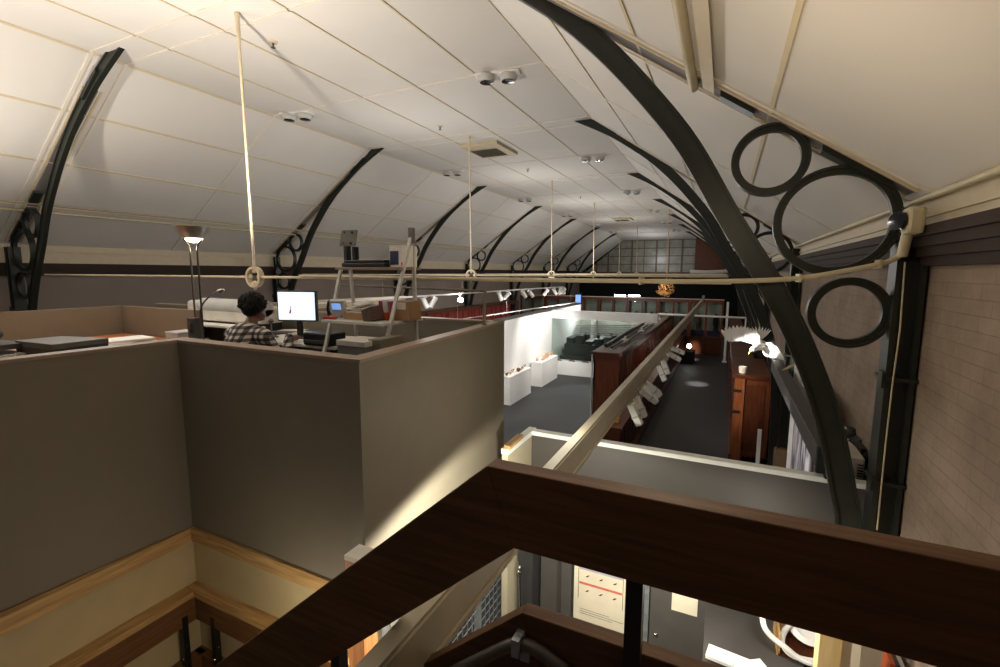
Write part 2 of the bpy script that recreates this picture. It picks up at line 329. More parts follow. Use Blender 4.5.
# ---- iron ribs
INN = [(2.1,3.14),(2.43,2.99),(3.1,2.64),(3.6,2.303),(3.943,2.036),(4.29,1.702),(4.62,1.325),(4.94,.9),(5.245,.36),(5.54,-.123),(5.76,-.556),(5.95,-1.056),(6.075,-1.563),(6.125,-1.82),(6.17,-2.6),(6.18,-3.3),(6.18,GZ)]
def crom(P, n=5):
    out = []
    for i in range(len(P)-1):
        p0 = V(P[max(i-1, 0)]); p1 = V(P[i]); p2 = V(P[i+1]); p3 = V(P[min(i+2, len(P)-1)])
        for j in range(n):
            t = j/n; out.append(.5*((2*p1)+(p2-p0)*t+(2*p0-5*p1+4*p2-p3)*t*t+(3*p1-p0-3*p2+p3)*t**3))
    return out+[V(P[-1])]
def make_rib(sg, label):
    root = thing('arch_rib', label, 'iron arch', (XC+sg*6.15, Y1, GZ), 'iron arch ribs along the hall')
    cur = crom([(a, b) for a, b in INN]); path = []; nr = []
    for i, p in enumerate(cur):
        a = cur[max(i-1, 0)]; b = cur[min(i+1, len(cur)-1)]; t = (b-a).normalized(); n2 = (-t.y, t.x)   # outward = away from hall
        if n2[0]*1+n2[1]*.2 < 0: n2 = (-n2[0], -n2[1])
        path.append((XC+sg*p.x, Y1, p.y)); nr.append((sg*n2[0], 0, n2[1]))
    sec = [(0,-.034),(.02,-.034),(.02,-.018),(.14,-.018),(.14,-.034),(.16,-.034),(.16,.034),(.14,.034),(.14,.018),(.02,.018),(.02,.034),(0,.034)]
    MB().sweep(path, nr, sec).build('rib', 'green', root, smooth=True)
    for nm, (w, z, R) in (('ring', (5.96, .355, .368)), ('ring', (5.545, .80, .248)), ('ring', (6.085, -.268, .243))):
        pts = []; ns = []
        for j in range(48):
            a = 2*PI*j/48; pts.append((XC+sg*(w+R*math.cos(a)), Y1, z+R*math.sin(a))); ns.append((-sg*math.cos(a), 0, -math.sin(a)))
        MB().sweep(pts, ns, [(0,-.045),(.018,-.045),(.018,-.025),(.055,-.025),(.055,.025),(.018,.025),(.018,.045),(0,.045)], True).build(nm, 'green', root, smooth=True)
    cmb = MB(); x0, x1 = sorted((XC+sg*6.32, XC+sg*6.45)); cmb.box(x0, x1, Y1-.03, Y1+.03, GZ+.3, .42)
    for xx in (x0, x1): cmb.box(xx-.014, xx+.014, Y1-.085, Y1+.085, GZ+.3, .42)
    cmb.box(x0-.02, x1+.02, Y1-.12, Y1+.12, GZ, GZ+.3)
    cmb.build('column', 'green', root)
    MB().box(x0-.06, x1+.01, Y1-.17, Y1+.17, GZ, GZ+1.06).build('pedestal', 'tan', root, bevel=.03)
    for z in (-.70, -1.42):
        MB().box(x0-.03, x1+.03, Y1-.10, Y1+.10, z-.012, z+.012).box(x0-.035, x0-.01, Y1-.1, Y1-.02, z-.06, z+.05).build('collar', 'green', root)
    for w0_, w1_ in ((3.0, 3.45), (5.2, 5.42), (5.85, 6.25)):
        pl = MB()
        a = V((XC+sg*w0_, Y1, zroof(w0_)-.03)); b = V((XC+sg*w1_, Y1, zroof(w1_)-.03)); pl.ob((a+b)/2, (b-a)/2, (0, .06, 0), (0, 0, .022)); pl.build('bracket_plate', 'green', root)
    return root
rr = make_rib(1, 'dark green iron arch rib with rings, large and nearest on the right')
lr = make_rib(-1, 'dark green iron arch rib at left, first behind the beige office partition')
lr.location.y -= .08; lr.location.x += .16
for k in range(1, NR):
    dup(rr, (0, k*S, 0), 'dark green iron arch rib on the right side, %s from the camera' % ORD[k])
    dup(lr, (-.16, k*S+.08, 0), 'dark green iron arch rib on the left side, %s from the camera' % ORD[k])

# ---- tie rods with rosettes
ZT = -.07; XQ = -5.28
def make_tie():
    t = thing('tie_rod', 'cream iron tie rod with rosette, nearest, above the man at the desk', 'tie rod', (XQ, Y1, ZT), 'tie rods across the hall')
    MB().cyl((XC-5.35, Y1, ZT), (XQ-.13, Y1, ZT), .015).cyl((XQ+.13, Y1, ZT), (XC+5.35, Y1, ZT), .016).build('rod', 'rod', t, smooth=True)
    r = MB(); pts = []; ns = []
    for j in range(28):
        a = 2*PI*j/28; pts.append((XQ+.13*math.cos(a), Y1, ZT+.13*math.sin(a))); ns.append((-math.cos(a), 0, -math.sin(a)))
    r.sweep(pts, ns, [(0,-.035),(.03,-.035),(.03,.035),(0,.035)], True)
    for j in range(4):
        a = PI/2*j; c = V((XQ+.078*math.cos(a), Y1, ZT+.078*math.sin(a))); r.ell(c, (.036, .024, .036), 8)
        r.ell(V((XQ+.142*math.cos(a), Y1, ZT+.142*math.sin(a))), (.02, .02, .02), 8)
    r.build('rosette', 'rod', t, smooth=True)
    MB().tube([(XQ, Y1, ZT+.13), (XQ-.03, Y1, 2.6), (XQ-.035, Y1, 2.99)], [.016, .016, .03]).build('hanger', 'rod', t, smooth=True)
    return t
tie = make_tie()
for k in range(1, 6): dup(tie, (0, k*S, 0), 'cream iron tie rod with rosette across the hall, %s from the camera' % ORD[k])

# ---- conduit strapped under the nearest tie rod
cp = thing('conduit_pipe', 'cream conduit pipe running across to the emergency light box', 'pipe', (0, Y1-.12, -.1))
yc = Y1-.14
path = [at(300, 276, Y=yc), at(480, 279, Y=yc), at(640, 281, Y=yc), at(738, 281, Y=yc), at(800, 278, Y=yc), at(850, 270, Y=yc), at(880, 264, Y=yc), at(896, 258, Y=yc), at(903, 250, Y=yc), at(907, 236, Y=yc)]
MB().tube([tuple(p) for p in crom([tuple(p) for p in path])], .017, 8).build('pipe', 'conduit', cp, smooth=True)
for i in (2, 4, 6):
    p = path[i]; MB().box(p.x-.008, p.x+.008, yc-.025, yc+.17, p.z-.028, p.z+.028).build('clip', 'conduit', cp)
# ---- emergency light on the right column
el = thing('emergency_light', 'cream emergency light with round chrome lamp on the right column', 'light', at(905, 232, Y=3.8))
p = at(916, 220, Y=3.6)
MB().box(p.x-.045, p.x+.04, 3.57, 3.70, p.z-.08, p.z+.08).build('housing', 'conduit', el, bevel=.02)
MB().lathe([(.03, 0), (.055, .02), (.06, .05), (.05, .062), (.0, .055)], p+V((-.04, .05, 0)), (-.8, -.55, -.05)).build('lamp_head', 'lens', el, smooth=True)
MB().cyl(p+V((-.0, .12, -.07)), p+V((.0, .18, -.2)), .03).build('junction_box', 'conduit', el, smooth=True)
# surface conduits on the roof slope, walls
def ytube(name, label, x, z, y0, y1, r, m='conduit'):
    return tag(MB().cyl((x, y0, z), (x, y1, z), r, n=10).build(name, m, smooth=True), label, 'pipe')
ytube('conduit_pipe', 'fat cream pipe running up the right roof slope beside a flat board', -.30, zroof(XC*-1-.30)-.06, YB, Y1+.05, .035)
tag(MB().ob((-.19, 1.0, zroof(XC*-1-.19)-.05), (.04, 0, -.04*SLP), (0, 2.9, 0), (0, 0, .012)).build('batten_board', 'trimc'), 'flat cream board on the right roof slope beside the fat pipe', 'board')
ytube('conduit_pipe', 'thin cream pipe along the cornice at far right', XR-.10, .46, YB, 36, .02)
ytube('conduit_pipe', 'upper thin pipe along the left roof slope', XL+1.10, 1.13, YB, 36, .018, 'beamc')
ytube('conduit_pipe', 'lower thin pipe along the left roof slope', XL+.97, 1.01, YB, 36, .022, 'conduit')

# ---- twin downlights
def make_down(x, y, label):
    t = thing('twin_downlight', label, 'ceiling light', (x, y, 3.0), 'twin downlights on the ceiling')
    MB().ob((x, y, 2.985), (.34, .06, 0), (-.02, .09, 0), (0, 0, .015)).build('base_plate', 'white', t)
    for sx in (-.16, .16):
        h = MB().lathe([(.12, 0), (.135, -.03), (.13, -.07), (.10, -.10)], (x+sx, y+sx*.3, 2.975)).build('lamp_head', 'lgrey', t, smooth=True)
        MB().lathe([(.085, -.095), (.10, -.11), (.03, -.12)], (x+sx, y+sx*.3, 2.975)).build('lens', 'lens', h, smooth=True)
    return t
dl = make_down(-7.55, 6.75, 'white twin downlight on the ceiling, nearest of the left row')
for k in range(6):
    if k: dup(dl, (0, k*5.65, 0), 'white twin downlight in the left ceiling row, %s from the camera' % ORD[k])
    dup(dl, (4.25, k*5.65, 0), 'white twin downlight in the right ceiling row, %s from the camera' % (ORD[k] if k else 'nearest'))
def make_vent(y, label):
    t = thing('ceiling_vent', label, 'vent', (-5.45, y, 3.0), 'ceiling vents')
    MB().box(-5.85, -4.9, y-.75, y+.45, 2.93, 3.0).build('casing', 'batten', t)
    g = MB()
    for i in range(9): g.ob((-5.45, y-.34+i*.075, 2.92), (.35, 0, 0), (0, .03, .012), (0, 0, .004))
    g.build('grille', 'mgrey', t)
    return t
vt = make_vent(10.75, 'square ceiling vent with grey grille, nearest'); dup(vt, (0, 16.5, 0), 'square ceiling vent farther down the hall')
def make_spr(x, y, label):
    t = thing('sprinkler', label, 'sprinkler', (x, y, 3.0), 'ceiling sprinklers')
    MB().lathe([(.06, 0), (.055, -.012), (.0, -.014)], (x, y, 3.0)).build('rose', 'rod', t, smooth=True)
    MB().cyl((x, y, 2.99), (x, y, 2.93), .012).lathe([(.03, -.07), (.03, -.075)], (x, y, 3.0)).build('head', 'steel', t, smooth=True)
    return t
sp = make_spr(-5.55, 4.63, 'small ceiling sprinkler, nearest, beside the cream hanger rod')
for i, (x, y) in enumerate(((-5.51, 8.58), (-5.4, 13.1), (-5.4, 18.6))): dup(sp, (x+5.55, y-4.63, 0), 'small ceiling sprinkler, %s from the camera' % ORD[i+1])

# ---- far gable end
struct(MB().box(XL, XR, YE, YE+.3, GZ, 3.1).build('wall_back', 'void'))  # near-black colour stands in for the darkness at the hall's far end
gb = thing('window_1', 'wide glazed gable window high on the far end wall', 'window', (-5, YE-.2, 0)); gb['kind'] = 'structure'
xl_, xr_ = XC-5.9, XC+3.0
def gtop(x): return min(2.68, .02+(x-(XC-6.2))*.76)
NX, NZ = 9, 4
xs = [xl_+(xr_-xl_)*i/NX for i in range(NX+1)]; zs = [.05, .72, 1.38, 2.03, 2.68]
fr = MB(); pn = MB()
pn.prism([(xl_, YE-.16, .05), (xr_, YE-.16, .05), (xr_, YE-.16, 2.68), (XC-2.72, YE-.16, 2.68)], (0, .04, 0))
for i, x in enumerate(xs):
    zt = gtop(x)
    if i % 1 == 0: fr.box(x-(.06 if i % 2 == 0 else .025), x+(.06 if i % 2 == 0 else .025), YE-.24, YE-.12, 0, zt)
for z in zs:
    x0 = max(xl_, XC-6.2+(z-.02)/.76); fr.box(x0, xr_, YE-.23, YE-.12, z-.03, z+.03)
fr.build('window_frame', 'framew', gb); pn.build('pane', 'pane', gb)
struct(MB().prism([(xr_, YE-.22, 0), (XR, YE-.22, 0), (XR, YE-.22, .5), (XC+3.4, YE-.22, 2.68), (xr_, YE-.22, 2.68)], (0, .2, 0)).build('wall_gable', 'mahogr'))
struct(MB().box(XL, XR, YE-.6, YE-.05, -.28, 0).build('trim_3', 'tan'))
gs = MB()
gs.quadbox([(XC-6.55, YE-4, .15), (XC-W0, YE-4, 2.98), (XC-W0+.02, YE-.1, 2.72), (XC-6.3, YE-.1, .05)], (0, 0, .05))
gs.quadbox([(XC-W0, YE-4, 2.99), (XC+W0, YE-4, 2.99), (XC+W0+.3, YE-.1, 2.70), (XC-W0, YE-.1, 2.70)], (0, 0, .04))
struct(gs.build('trim_4', 'ceil'))
tag(MB().tube([(-2.6, YE-.7, .1), (-1.5, YE-.7, .05), (-.2, YE-.7, .1), (.4, YE-.7, .25)], .16).build('rolled_sheet', 'paper', smooth=True), 'long white rolled sheet lying on the beam under the gable window', 'roll')

# ================================================================== THE OFFICE ON ITS MEZZANINE
FO = -1.45                                        # office floor level
A, B = V((-3.60, 2.04, 0)), V((-1.87, 2.03, 0)); D = V((-2.056, 4.37, 0)); A0 = V((-3.72, -.6, 0))
PT, PB = -.50, -1.95
def wallseg(a, b, out, z0, z1, th, name, m, cap=None):
    a = V((a.x, a.y, z0)); b = V((b.x, b.y, z0)); n = V(out)*th
    t = MB(); t.quadbox([a, b, b+V((0, 0, z1-z0-.02)), a+V((0, 0, z1-z0-.02))], n)
    if cap:
        t.m(1); d = (b-a).normalized(); t.quadbox([a+V((0, 0, z1-z0-.02))-n*.06, b+V((0, 0, z1-z0-.02))-n*.06, b+V((0, 0, z1-z0))-n*.06, a+V((0, 0, z1-z0))-n*.06], n*1.12)
    return struct(t.build(name, [m, cap] if cap else m))
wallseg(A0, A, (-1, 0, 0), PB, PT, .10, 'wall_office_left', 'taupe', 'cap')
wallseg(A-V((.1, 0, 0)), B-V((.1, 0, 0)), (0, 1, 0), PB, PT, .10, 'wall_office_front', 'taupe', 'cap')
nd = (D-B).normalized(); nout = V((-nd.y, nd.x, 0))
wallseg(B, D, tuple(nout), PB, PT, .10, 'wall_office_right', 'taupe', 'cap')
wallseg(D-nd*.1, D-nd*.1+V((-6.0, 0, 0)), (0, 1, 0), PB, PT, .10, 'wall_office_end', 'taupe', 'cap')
fl = MB(); fl.prism([(-8.2, -.6, FO-.1), (-3.74, -.6, FO-.1), (-3.71, 2.15, FO-.1), (-1.99, 2.15, FO-.1), (-2.15, 4.26, FO-.1), (-8.2, 4.26, FO-.1)], (0, 0, .1))
struct(fl.build('floor_office', 'carpet'))
# beige partition at the back left of the office
K = at(122, 306, Z=-.45)
pt = MB(); pt.quadbox([(K.x-.1, -1.2, FO), (K.x-.02, K.y, FO), (K.x-.02, K.y, -.45), (K.x-.1, -1.2, -.45)], (-.06, 0, 0))
pt.quadbox([(K.x-.02, K.y, FO), (-5.48, K.y, FO), (-5.48, K.y, -.45), (K.x-.02, K.y, -.45)], (0, .06, 0))
struct(pt.build('wall_office_back', 'beige'))

# ---- torchiere floor lamp
b0 = at(194.5, 262, Y=2.95); lx, ly = b0.x, 2.95
fla = thing('floor_lamp', 'tall twin pole steel uplighter lamp standing in the office, lit', 'lamp', (lx, ly, FO))
MB().lathe([(.15, 0), (.15, .02), (.05, .035)], (lx, ly, FO)).build('base', 'steel', fla, smooth=True)
zb = at(194, 242, Y=2.95).z
for sx in (-.034, .034):
    MB().tube([(lx+sx, ly+sx*.4, FO+.02), (lx+sx, ly+sx*.4, zb-.07), (lx+sx*1.3, ly+sx*.5, zb-.03), (lx+sx*2.6, ly+sx, zb+.03)], .009).build('pole', 'steel', fla, smooth=True)
MB().lathe([(.078, .035), (.125, .078), (.165, .145), (.158, .145), (.12, .083), (.075, .041)], (lx+.018, ly, zb)).build('bowl', 'alu', fla, smooth=True)
MB().ell((lx+.018, ly, zb+.034), (.078, .078, .042), 14).build('lower_diffuser', 'lamp', fla, smooth=True)
light('POINT', 'uplighter_bulb', (lx+.018, ly, zb+.12), 330, (1, .91, .80), .05)
light('SPOT', 'left_ceiling_fill', (-8.6, .6, .3), 480, (1, .92, .82), .08, (-8.4, .7, 3), 165, .5)  # extra unseen uplight, added to spread brightness over the left ceiling
light('POINT', 'uplighter_lower_bulb', (lx+.018, ly, zb-.06), 1.5, (1, .82, .6), .03)
# ---- large format plotter behind the man
px0, px1 = at(203, 300, Y=3.95).x, at(244, 300, Y=3.95).x; pz = at(215, 300, Y=3.95).z
pl = thing('plotter', 'white wide format plotter printer behind the man', 'printer', ((px0+px1)/2, 3.95, FO))
MB().box(px0+.05, px1+.5, 3.8, 4.12, pz-.26, pz-.06).build('body', 'offw', pl, bevel=.03)
MB().cyl((px0+.14, 3.88, pz-.07), (px1+.5, 3.88, pz-.07), .10, n=18).build('roll_cover', 'lgrey', pl, smooth=True)
MB().box(px0-.02, px0+.13, 3.74, 4.12, pz-.32, pz-.0).build('end_cap', 'offw', pl, bevel=.035)
MB().box(px0-.0, px0+.2, 3.95, 4.1, pz+.001, pz+.022).build('lid', 'blue', pl)
MB().box(px0+.02, px1+.5, 3.65, 3.85, pz-.31, pz-.285).build('output_tray', 'paper', pl)
for xx in (px0+.0, px1+.4): MB().box(xx, xx+.06, 3.72, 4.12, FO, pz-.26).build('stand', 'black', pl)
MB().box(px0+.1, px1+.42, 3.9, 3.96, FO+.4, pz-.28).build('media_bin', 'taupe', pl)
# power post by the lamp, on the desk edge
q = at(194, 327, Y=2.75)
po = thing('power_outlet_post', 'grey desk power post with twin sockets beside the floor lamp', 'socket', (q.x, 2.75, FO))
MB().box(q.x-.055, q.x+.055, 2.72, 2.78, FO, q.z+.09).build('post', 'dgrey', po, bevel=.005)
for dz in (-.03, .03): MB().lathe([(.02, 0), (.02, .012), (.008, .012)], (q.x+.005, 2.715, q.z+dz), (0, -1, 0)).build('socket', 'steel', po, smooth=True)
# gooseneck desk lamp
g0, g1, g2, g3 = at(201, 330, Y=3.0), at(201, 308, Y=3.0), at(210, 296, Y=3.0), at(217, 292, Y=3.0)
gl = thing('desk_lamp', 'gooseneck desk lamp with small silver head beside the plotter', 'lamp', (g0.x, 3.0, -.75))
MB().lathe([(.07, 0), (.07, .02), (.015, .03)], (g0.x, 3.0, -.72)).build('base', 'steel', gl, smooth=True)
MB().tube([tuple(x) for x in crom([tuple(V((g0.x, 3, -.7))), tuple(g0), tuple(g1), tuple(g2), tuple(g3)])], .008).build('neck', 'steel', gl, smooth=True)
MB().ell((g3+at(224, 290, Y=3.0))/2, (.055, .03, .022), 12, Matrix.Rotation(-.25, 3, 'Y')).build('head', 'alu', gl, smooth=True)
# desk with the white machine tray and brown top at left
MDZ = at(150, 337, Y=2.6)
d1 = thing('desk', 'orange wood topped desk along the beige partition', 'desk', (-4.9, 2.6, FO))
zt1 = -.80
MB().box(K.x+.02, -4.85, 1.6, K.y-.02, zt1-.03, zt1).build('top', 'orangew', d1, bevel=.004)
for (x, y) in ((K.x+.1, 1.7), (-4.95, 1.7), (K.x+.1, K.y-.1), (-4.95, K.y-.1)): MB().box(x-.025, x+.025, y-.025, y+.025, FO, zt1-.03).build('leg', 'mgrey', d1)
d2 = thing('desk', 'side desk under the grey flat box, by the left parapet', 'desk', (-4.6, 1.0, FO))
MB().box(-5.4, -3.95, -.4, 1.58, zt1-.03, zt1).build('top', 'orangew', d2, bevel=.004)
for (x, y) in ((-5.35, -.3), (-4.0, -.3), (-5.35, 1.5), (-4.0, 1.5)): MB().box(x-.025, x+.025, y-.025, y+.025, FO, zt1-.03).build('leg', 'mgrey', d2)
# dark grey flat box
c = [at(15, 341, Z=-.56), at(62, 336.5, Z=-.56), at(108, 338.5, Z=-.56), at(52, 345, Z=-.56)]
fb = thing('archive_box', 'dark grey flat archive box on the side desk behind the parapet', 'box', (c[0].x, c[0].y, zt1))
MB().prism([(p.x, p.y, zt1) for p in c], (0, 0, -.60-zt1)).build('box_body', 'dgrey', fb, bevel=.004)
cc = sum(c, V())/4
MB().prism([tuple(cc+(p-cc)*1.015+V((0, 0, -.04))) for p in c], (0, 0, .045)).build('lid', 'mgrey', fb, bevel=.005)
# white papers
c0 = at(122, 339, Z=-.66)
wp = MB()
for i in range(7): wp.ob((c0.x+.02*math.sin(i*2), c0.y+.015*math.cos(i*3), zt1+.012+i*.02), (.16, .03*math.sin(i*1.7), 0), (-.03*math.sin(i*1.7), .22, 0), (.004*math.sin(i), 0, .009))
tag(wp.build('paper_stack', 'paper'), 'loose stack of white papers right of the grey flat box', 'paper')
c1 = at(-8, 348, Z=-.6)
ps = thing('paper_stack', 'pale paper stack under a black item at the left picture edge', 'paper', (c1.x, c1.y, zt1))
for i, (mname, hh) in enumerate((('lgrey', .09), ('offw', .05), ('dgrey', .05))): MB().ob((c1.x-.02*i, c1.y, zt1+.06+i*.075), (.22-.02*i, .02, 0), (-.02, .16, 0), (0, 0, hh*.4)).build('sheaf', mname, ps)
tag(MB().ell((c1.x-.02, c1.y, zt1+.30), (.06, .08, .05), 12).cyl((c1.x-.02, c1.y, zt1+.22), (c1.x-.02, c1.y, zt1+.3), .05).build('tape_dispenser', 'black', smooth=True), 'black rounded item on top of the paper stack at left edge', 'tape dispenser')
# white box beside the power post
q = at(181, 333, Y=2.9)
tag(MB().box(q.x-.09, q.x+.12, 2.8, 3.0, zt1, q.z+.02).m(1).box(q.x-.095, q.x+.125, 2.795, 3.005, q.z+.0, q.z+.022).build('storage_box', ['offw', 'lgrey'], bevel=.004), 'small white box on the desk left of the power post', 'box')

# ---- white desk with the monitor
DZ = -.74
d3 = thing('desk', 'white desk holding the monitor', 'desk', (-4.0, 3.55, FO))
MB().box(-4.72, -3.45, 3.40, 4.1, DZ-.03, DZ).build('top', 'deskw', d3, bevel=.005)
for (x, y) in ((-4.65, 3.47), (-3.52, 3.47), (-4.65, 4.02), (-3.52, 4.02)): MB().box(x-.025, x+.025, y-.025, y+.025, FO, DZ-.03).build('leg', 'black', d3)
mc = at(296.5, 306, Y=3.72)
mn = thing('computer_monitor', 'lit flat computer monitor with black frame on the white desk', 'monitor', (mc.x, 3.75, DZ))
nx = V((.30, -.954, 0)).normalized(); sx = V((-nx.y, nx.x, 0)); hw, hh = .235, .172
MB().ob(mc-nx*.025, sx*hw, nx*.025, V((0, 0, hh))).build('case', 'black', mn, bevel=.006)
sc = MB().ob(mc+nx*.002, sx*(hw-.016), nx*.002, V((0, 0, hh-.017))).build('screen', 'screen', mn)
p = mc+nx*.006-sx*.075-V((0, 0, .065)); k = MB().ob(p, sx*.009, nx*.002, V((.006, 0, .02))).ob(p+V((.008, 0, .035)), sx*.003, nx*.002, V((0, 0, .03)))
k.build('red_figure', 'red', sc)
MB().ob(mc-nx*.05-V((0, 0, .2)), sx*.03, nx*.015, V((0, 0, .16))).lathe([(.12, 0), (.12, .012), (.03, .025)], (mc.x, 3.78, DZ)).build('stand', 'black', mn, smooth=True)
kb = at(275, 333, Z=DZ+.01)
tag(MB().ob((kb.x, kb.y+.05, DZ+.012), sx*.2, nx*.07, V((0, 0, .012))).build('keyboard', 'dgrey', bevel=.004), 'dark keyboard on the white desk by the man', 'keyboard')
for i, (u, v) in enumerate(((288, 331), (303, 333))):
    p = at(u, v, Z=DZ+.004); t = MB()
    for j in range(3): t.ob((p.x+.02*j, p.y+.03, DZ+.004+.004*j), sx*.15+V((0, .02*j, 0)), nx*.11, V((0, 0, .002)))
    tag(t.build('paper_sheet', 'paper'), ('loose printed sheets on the white desk, nearer the man', 'loose white sheets on the white desk below the monitor')[i], 'paper')
p = at(271, 321, Y=3.4)
wc = thing('webcam', 'small round webcam on a stalk between man and monitor', 'webcam', (p.x, 3.4, DZ))
MB().ell(p, (.028, .028, .03), 12).build('ball', 'mgrey', wc, smooth=True); MB().cyl((p.x, 3.4, DZ), (p.x, 3.4, p.z), .009).lathe([(.04, 0), (.04, .01)], (p.x, 3.4, DZ)).build('stalk', 'mgrey', wc, smooth=True)
# black office printer between monitor and shelf
q = at(325, 333, Y=3.55)
bp_ = thing('desk_printer', 'black desk printer in the shadow under the lower shelf', 'printer', (q.x, 3.5, DZ))
MB().box(q.x-.13, q.x+.22, 3.38, 3.62, DZ, DZ+.13).build('body', 'black', bp_, bevel=.015); MB().box(q.x-.09, q.x+.18, 3.35, 3.40, DZ+.03, DZ+.06).build('paper_slot', 'dgrey', bp_)

# ---- ladder shelf
XA, XB = -3.37, -2.55
ls = thing('ladder_shelf', 'pale A frame ladder shelf with two boards in the office', 'shelf', ((XA+XB)/2, 3.4, FO))
def leg(x, y0, z0, y1, z1): MB().ob(((x), (y0+y1)/2, (z0+z1)/2), (.015, 0, 0), V((0, (y1-y0)/2, (z1-z0)/2)), V((0, (z1-z0), -(y1-y0))).normalized()*.012).build('leg', 'lgrey', ls)
yl = 3.30
leg(XB, 2.74, FO, 3.47, .30); leg(XB, 3.56, FO, 3.50, .30); leg(XA, 2.98, FO, 3.46, .04); leg(XA, 3.70, FO, 3.58, .04)
MB().ob((XB, 3.485, .32), (.018, 0, 0), (0, .026, 0), (0, 0, .07)).build('top_cap', 'mgrey', ls)
ZU = at(370, 268.5, Y=3.3).z; MB().box(at(335, 268, Y=3.3).x, XB+.0, 3.3, 3.62, ZU-.012, ZU+.012).build('upper_board', 'cap', ls, bevel=.003)
zl = at(366, 324, Y=3.08).z
MB().box(at(321, 322, Y=3.08).x, XB+.0, 3.08, 3.64, zl-.012, zl+.012).build('lower_board', 'lgrey', ls, bevel=.003)
ZS, ZL = ZU+.014, zl+.014
# on the upper board
p = at(352.5, 262, Y=3.45)
ms = thing('monitor_arm', 'black monitor arm stand with drilled plate on the upper shelf', 'monitor arm', (p.x, 3.45, ZS))
MB().lathe([(.09, 0), (.09, .015), (.02, .02)], (p.x+.01, 3.47, ZS)).build('base', 'black', ms, smooth=True)
MB().ob((p.x-.06, 3.45, ZS+.12), (.018, 0, 0), (0, .03, 0), (0, 0, .11)).tube([(p.x-.06, 3.45, ZS+.22), (p.x-.05, 3.45, ZS+.26), (p.x-.0, 3.45, ZS+.28)], .018).ob((p.x+.04, 3.45, ZS+.10), (.014, 0, 0), (0, .03, 0), (0, 0, .09)).build('arm', 'black', ms, smooth=True)
pm = MB().ob((p.x+.0, 3.41, ZS+.27), (.075, .02, 0), (0, .006, 0), (.0, .02, .075))
pm.build('mounting_plate', 'mgrey', ms)
for ax in (-.045, .045):
    for az in (-.05, .05): MB().lathe([(.012, 0), (.012, .01)], (p.x+ax, 3.402+az*.25, ZS+.27+az), (0, -1, 0)).build('hole', 'blackm', ms)
q0, q1 = at(345, 266, Y=3.38), at(389, 266, Y=3.38)
tag(MB().box(q0.x, q1.x, 3.33, 3.58, ZS, ZS+.04).box(q0.x+.02, q1.x-.01, 3.34, 3.57, ZS+.04, ZS+.065).build('laptop', 'black', bevel=.012), 'closed black laptop lying flat on the upper shelf', 'laptop')
q0, q1 = at(391, 262, Y=3.4), at(407, 262, Y=3.4)
ct = thing('carton', 'white carton with dark blue print on the upper shelf', 'carton', ((q0.x+q1.x)/2, 3.45, ZS))
MB().box(q0.x, q1.x, 3.38, 3.55, ZS, ZS+.19).build('box_body', 'paper', ct, bevel=.003)
MB().box(q0.x+.01, q0.x+.1, 3.376, 3.382, ZS+.02, ZS+.14).build('blue_print', 'navy', ct); MB().box(q0.x+.13, q1.x-.01, 3.376, 3.382, ZS+.01, ZS+.04).build('red_print', 'red', ct)
# on the lower board
p = at(338, 312, Y=3.25)
ph = thing('desk_telephone', 'grey desk telephone with lit blue display on the lower shelf', 'telephone', (p.x, 3.25, ZL))
MB().ob((p.x+.015, 3.25, ZL+.085), (.075, .02, 0), (.01, -.03, .085), (.0, .012, .012)).build('body', 'lgrey', ph, bevel=.006)
MB().ob((p.x+.01, 3.228, ZL+.115), (.042, .011, 0), (.003, -.008, .028), (0, .01, .006)).build('display', 'phscr', ph)
bt_ = MB()
for i in range(3):
    for j in range(3): bt_.ob((p.x-.02+i*.025, 3.262+.006*j, ZL+.065-j*.02), (.008, .002, 0), (0, -.002, .006), (0, .012, .008))
bt_.build('button', 'mgrey', ph)
MB().tube([(p.x-.10, 3.25, ZL+.02), (p.x-.115, 3.24, ZL+.08), (p.x-.09, 3.23, ZL+.15), (p.x-.05, 3.23, ZL+.165)], [.022, .014, .014, .022]).build('handset', 'black', ph, smooth=True)
p = at(330, 318, Y=3.15)
tag(MB().ob((p.x, 3.15, ZL+.012), (.06, .01, 0), (-.005, .02, 0), (0, 0, .012)).build('stapler', 'red', bevel=.005), 'red stapler at the left end of the lower shelf', 'stapler')
p = at(362, 312, Y=3.3)
tr = thing('letter_tray', 'brown letter tray heaped with papers on the lower shelf', 'tray', (p.x, 3.3, ZL))
MB().box(p.x-.12, p.x+.10, 3.2, 3.45, ZL, ZL+.06).build('tray', 'card', tr); t = MB()
for i in range(6): t.ob((p.x-.01+.02*math.sin(3*i), 3.32, ZL+.07+.014*i), (.10-.008*i, .02*math.sin(i), .012*math.sin(i*2)), (0, .1, .01), (0, 0, .005))
t.build('papers', 'paper', tr)
p = at(375, 312, Y=3.25)
tag(MB().ob((p.x, 3.25, ZL+.055), (.055, 0, .02), (0, .1, 0), (-.015, 0, .055)).build('file_wallet', 'shelld'), 'dark patterned file wallet leaning beside the letter tray', 'folder')
for i, (u, w_, mm, lab) in enumerate(((382.5, .018, 'magenta', 'magenta and orange binder, leftmost of three on the lower shelf'), (387.5, .03, 'lgrey', 'pale grey binder between the two magenta and orange ones'), (393, .018, 'magenta', 'magenta and orange binder beside the brown carton'))):
    p = at(u, 312, Y=3.33); t = thing('ring_binder', lab, 'binder', (p.x, 3.28, ZL), 'binders on the lower shelf')
    MB().box(p.x-w_, p.x+w_, 3.30, 3.50, ZL, ZL+.17).build('cover', mm, t, bevel=.003)
    MB().box(p.x-w_*1.02, p.x+w_*1.02, 3.297, 3.4, ZL+.002, ZL+.07).build('spine_panel', 'orange', t)
q0, q1 = at(397, 312, Y=3.35), at(410, 312, Y=3.35)
